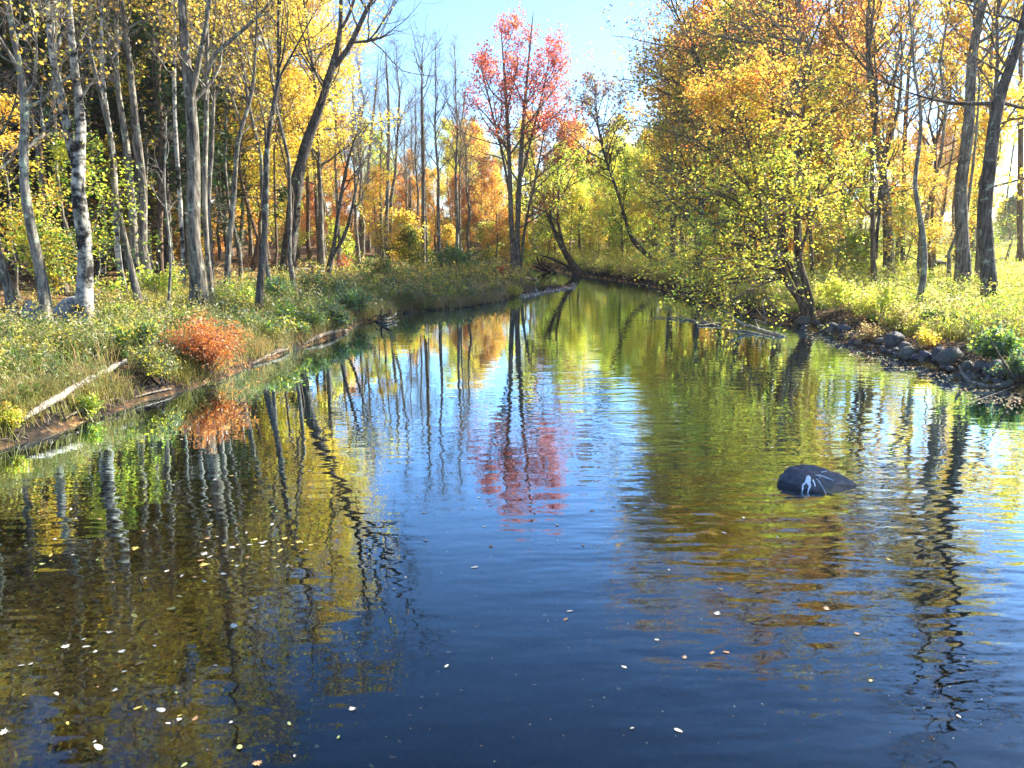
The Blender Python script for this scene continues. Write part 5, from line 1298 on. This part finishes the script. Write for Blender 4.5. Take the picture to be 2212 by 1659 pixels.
for x, y, w, s, c, lab in [(1120, 1256, 28, 'oval', 'yellow', 'round yellow leaf on the rippled right water'), (415, 948, 44, 'maple', 'cream', None), (918, 925, 40, 'maple', 'tan', None), (1058, 1040, 34, 'maple', 'tan', None), (235, 1485, 44, 'oval', 'cream', 'long cream leaf near the bottom right of the blue water'), (265, 1150, 34, 'maple', 'tan', None), (390, 1128, 32, 'oval', 'tan', None), (455, 1125, 34, 'oval', 'tan', None),
                           (265, 705, 30, 'maple', 'tan', None), (192, 746, 22, 'oval', 'cream', None), (430, 835, 26, 'oval', 'tan', None), (1200, 697, 28, 'oval', 'yellow', None), (535, 507, 24, 'oval', 'cream', None), (445, 576, 26, 'oval', 'cream', None), (670, 468, 20, 'oval', 'tan', None), (135, 1068, 24, 'oval', 'cream', None), (1525, 1420, 26, 'oval', 'cream', None)]:
    u, v = D3(x, y); fl(u, v, w / 2.13, s, c, lab)
for x, y, w, s, c in [(818, 983, 44, 'maple', 'green'), (930, 958, 40, 'maple', 'tan'), (1267, 903, 34, 'maple', 'green'), (1285, 930, 26, 'oval', 'green'), (785, 586, 24, 'oval', 'green'), (1003, 616, 26, 'oval', 'green'), (785, 493, 26, 'maple', 'cream'), (757, 692, 22, 'oval', 'cream'), (690, 1093, 28, 'oval', 'green'), (793, 1085, 32, 'oval', 'cream'), (742, 1181, 30, 'oval', 'cream'), (540, 1297, 28, 'oval', 'green'),
                      (660, 1307, 30, 'oval', 'cream'), (740, 1295, 30, 'maple', 'green'), (853, 1273, 30, 'oval', 'green'), (115, 1325, 34, 'oval', 'green'), (328, 1127, 36, 'oval', 'cream'), (290, 1093, 34, 'maple', 'green'), (40, 1540, 50, 'maple', 'green'), (143, 1552, 40, 'maple', 'cream'), (410, 1648, 34, 'oval', 'green'), (515, 1605, 44, 'oval', 'tan'), (1635, 1268, 34, 'maple', 'cream'), (1218, 1247, 26, 'oval', 'tan'), (550, 1527, 34, 'oval', 'tan'), (97, 1420, 30, 'maple', 'green'), (600, 1397, 28, 'oval', 'tan')]:
    u, v = D2(x, y); fl(u, v, w / 2.29, s, c, None, -.05 - .05 * rl.random())
for i in range(64):
    u = 640 * rl.random() ** 1.0; v = 1080 + 560 * rl.random()
    fl(u, v, (7 + 7 * rl.random()), rl.choice(('maple', 'oval')), rl.choice(('cream', 'yellow', 'tan', 'green', 'cream')), None, .006 if rl.random() < .55 else -.06)
for i in range(34):
    u = 640 + 1300 * rl.random(); v = 880 + 330 * rl.random()
    if sdist(*[[q] for q in at_z(u, v)[:2]])[0] < -.3: fl(u, v, 6 + 5 * rl.random(), rl.choice(('maple', 'oval')), rl.choice(('cream', 'tan', 'tan')))
for i in range(26):
    fl(420 + 300 * rl.random(), 1120 + 110 * rl.random(), 6 + 8 * rl.random(), rl.choice(('maple', 'maple', 'oval')), rl.choice(('cream', 'yellow', 'tan')))
# small bits drifting along the right waterline and specks on the water
P = []
for i in range(1000):
    u = 1740 + 470 * rl.random(); v = np.interp(u, [p[0] for p in RIGHT], [p[1] for p in RIGHT]) + 2 + abs(rl.gauss(0, 22)); P.append((*at_z(u, v)[:2], .004))
for i in range(160): 
    p = at_z(60 + 2100 * rl.random(), 1000 + 650 * rl.random()); P.append((p[0], p[1], .004))
P = np.array(P); P = P[sdist(P[:, 0], P[:, 1]) < -.05]
sz = np.where(np.arange(len(P)) < len(P) - 160, .035 + .05 * rw.random(len(P)), .012)
lv, lf = leaf_quads(P, sz, rw, 30.0, .6, 0); lv[:, 2] = np.clip(lv[:, 2], .003, .02)
tag(link('leaf_debris', mesh('leaf_debris', lv, lf, col=np.repeat(jitter(pick([(.5, .36, .2), (.65, .58, .42), (.34, .2, .1)], rw.random(len(P))), rw, .2, .05), 4, 0), mats=(WEED,))), 'small leaf bits and specks drifting on the water', kind='stuff')
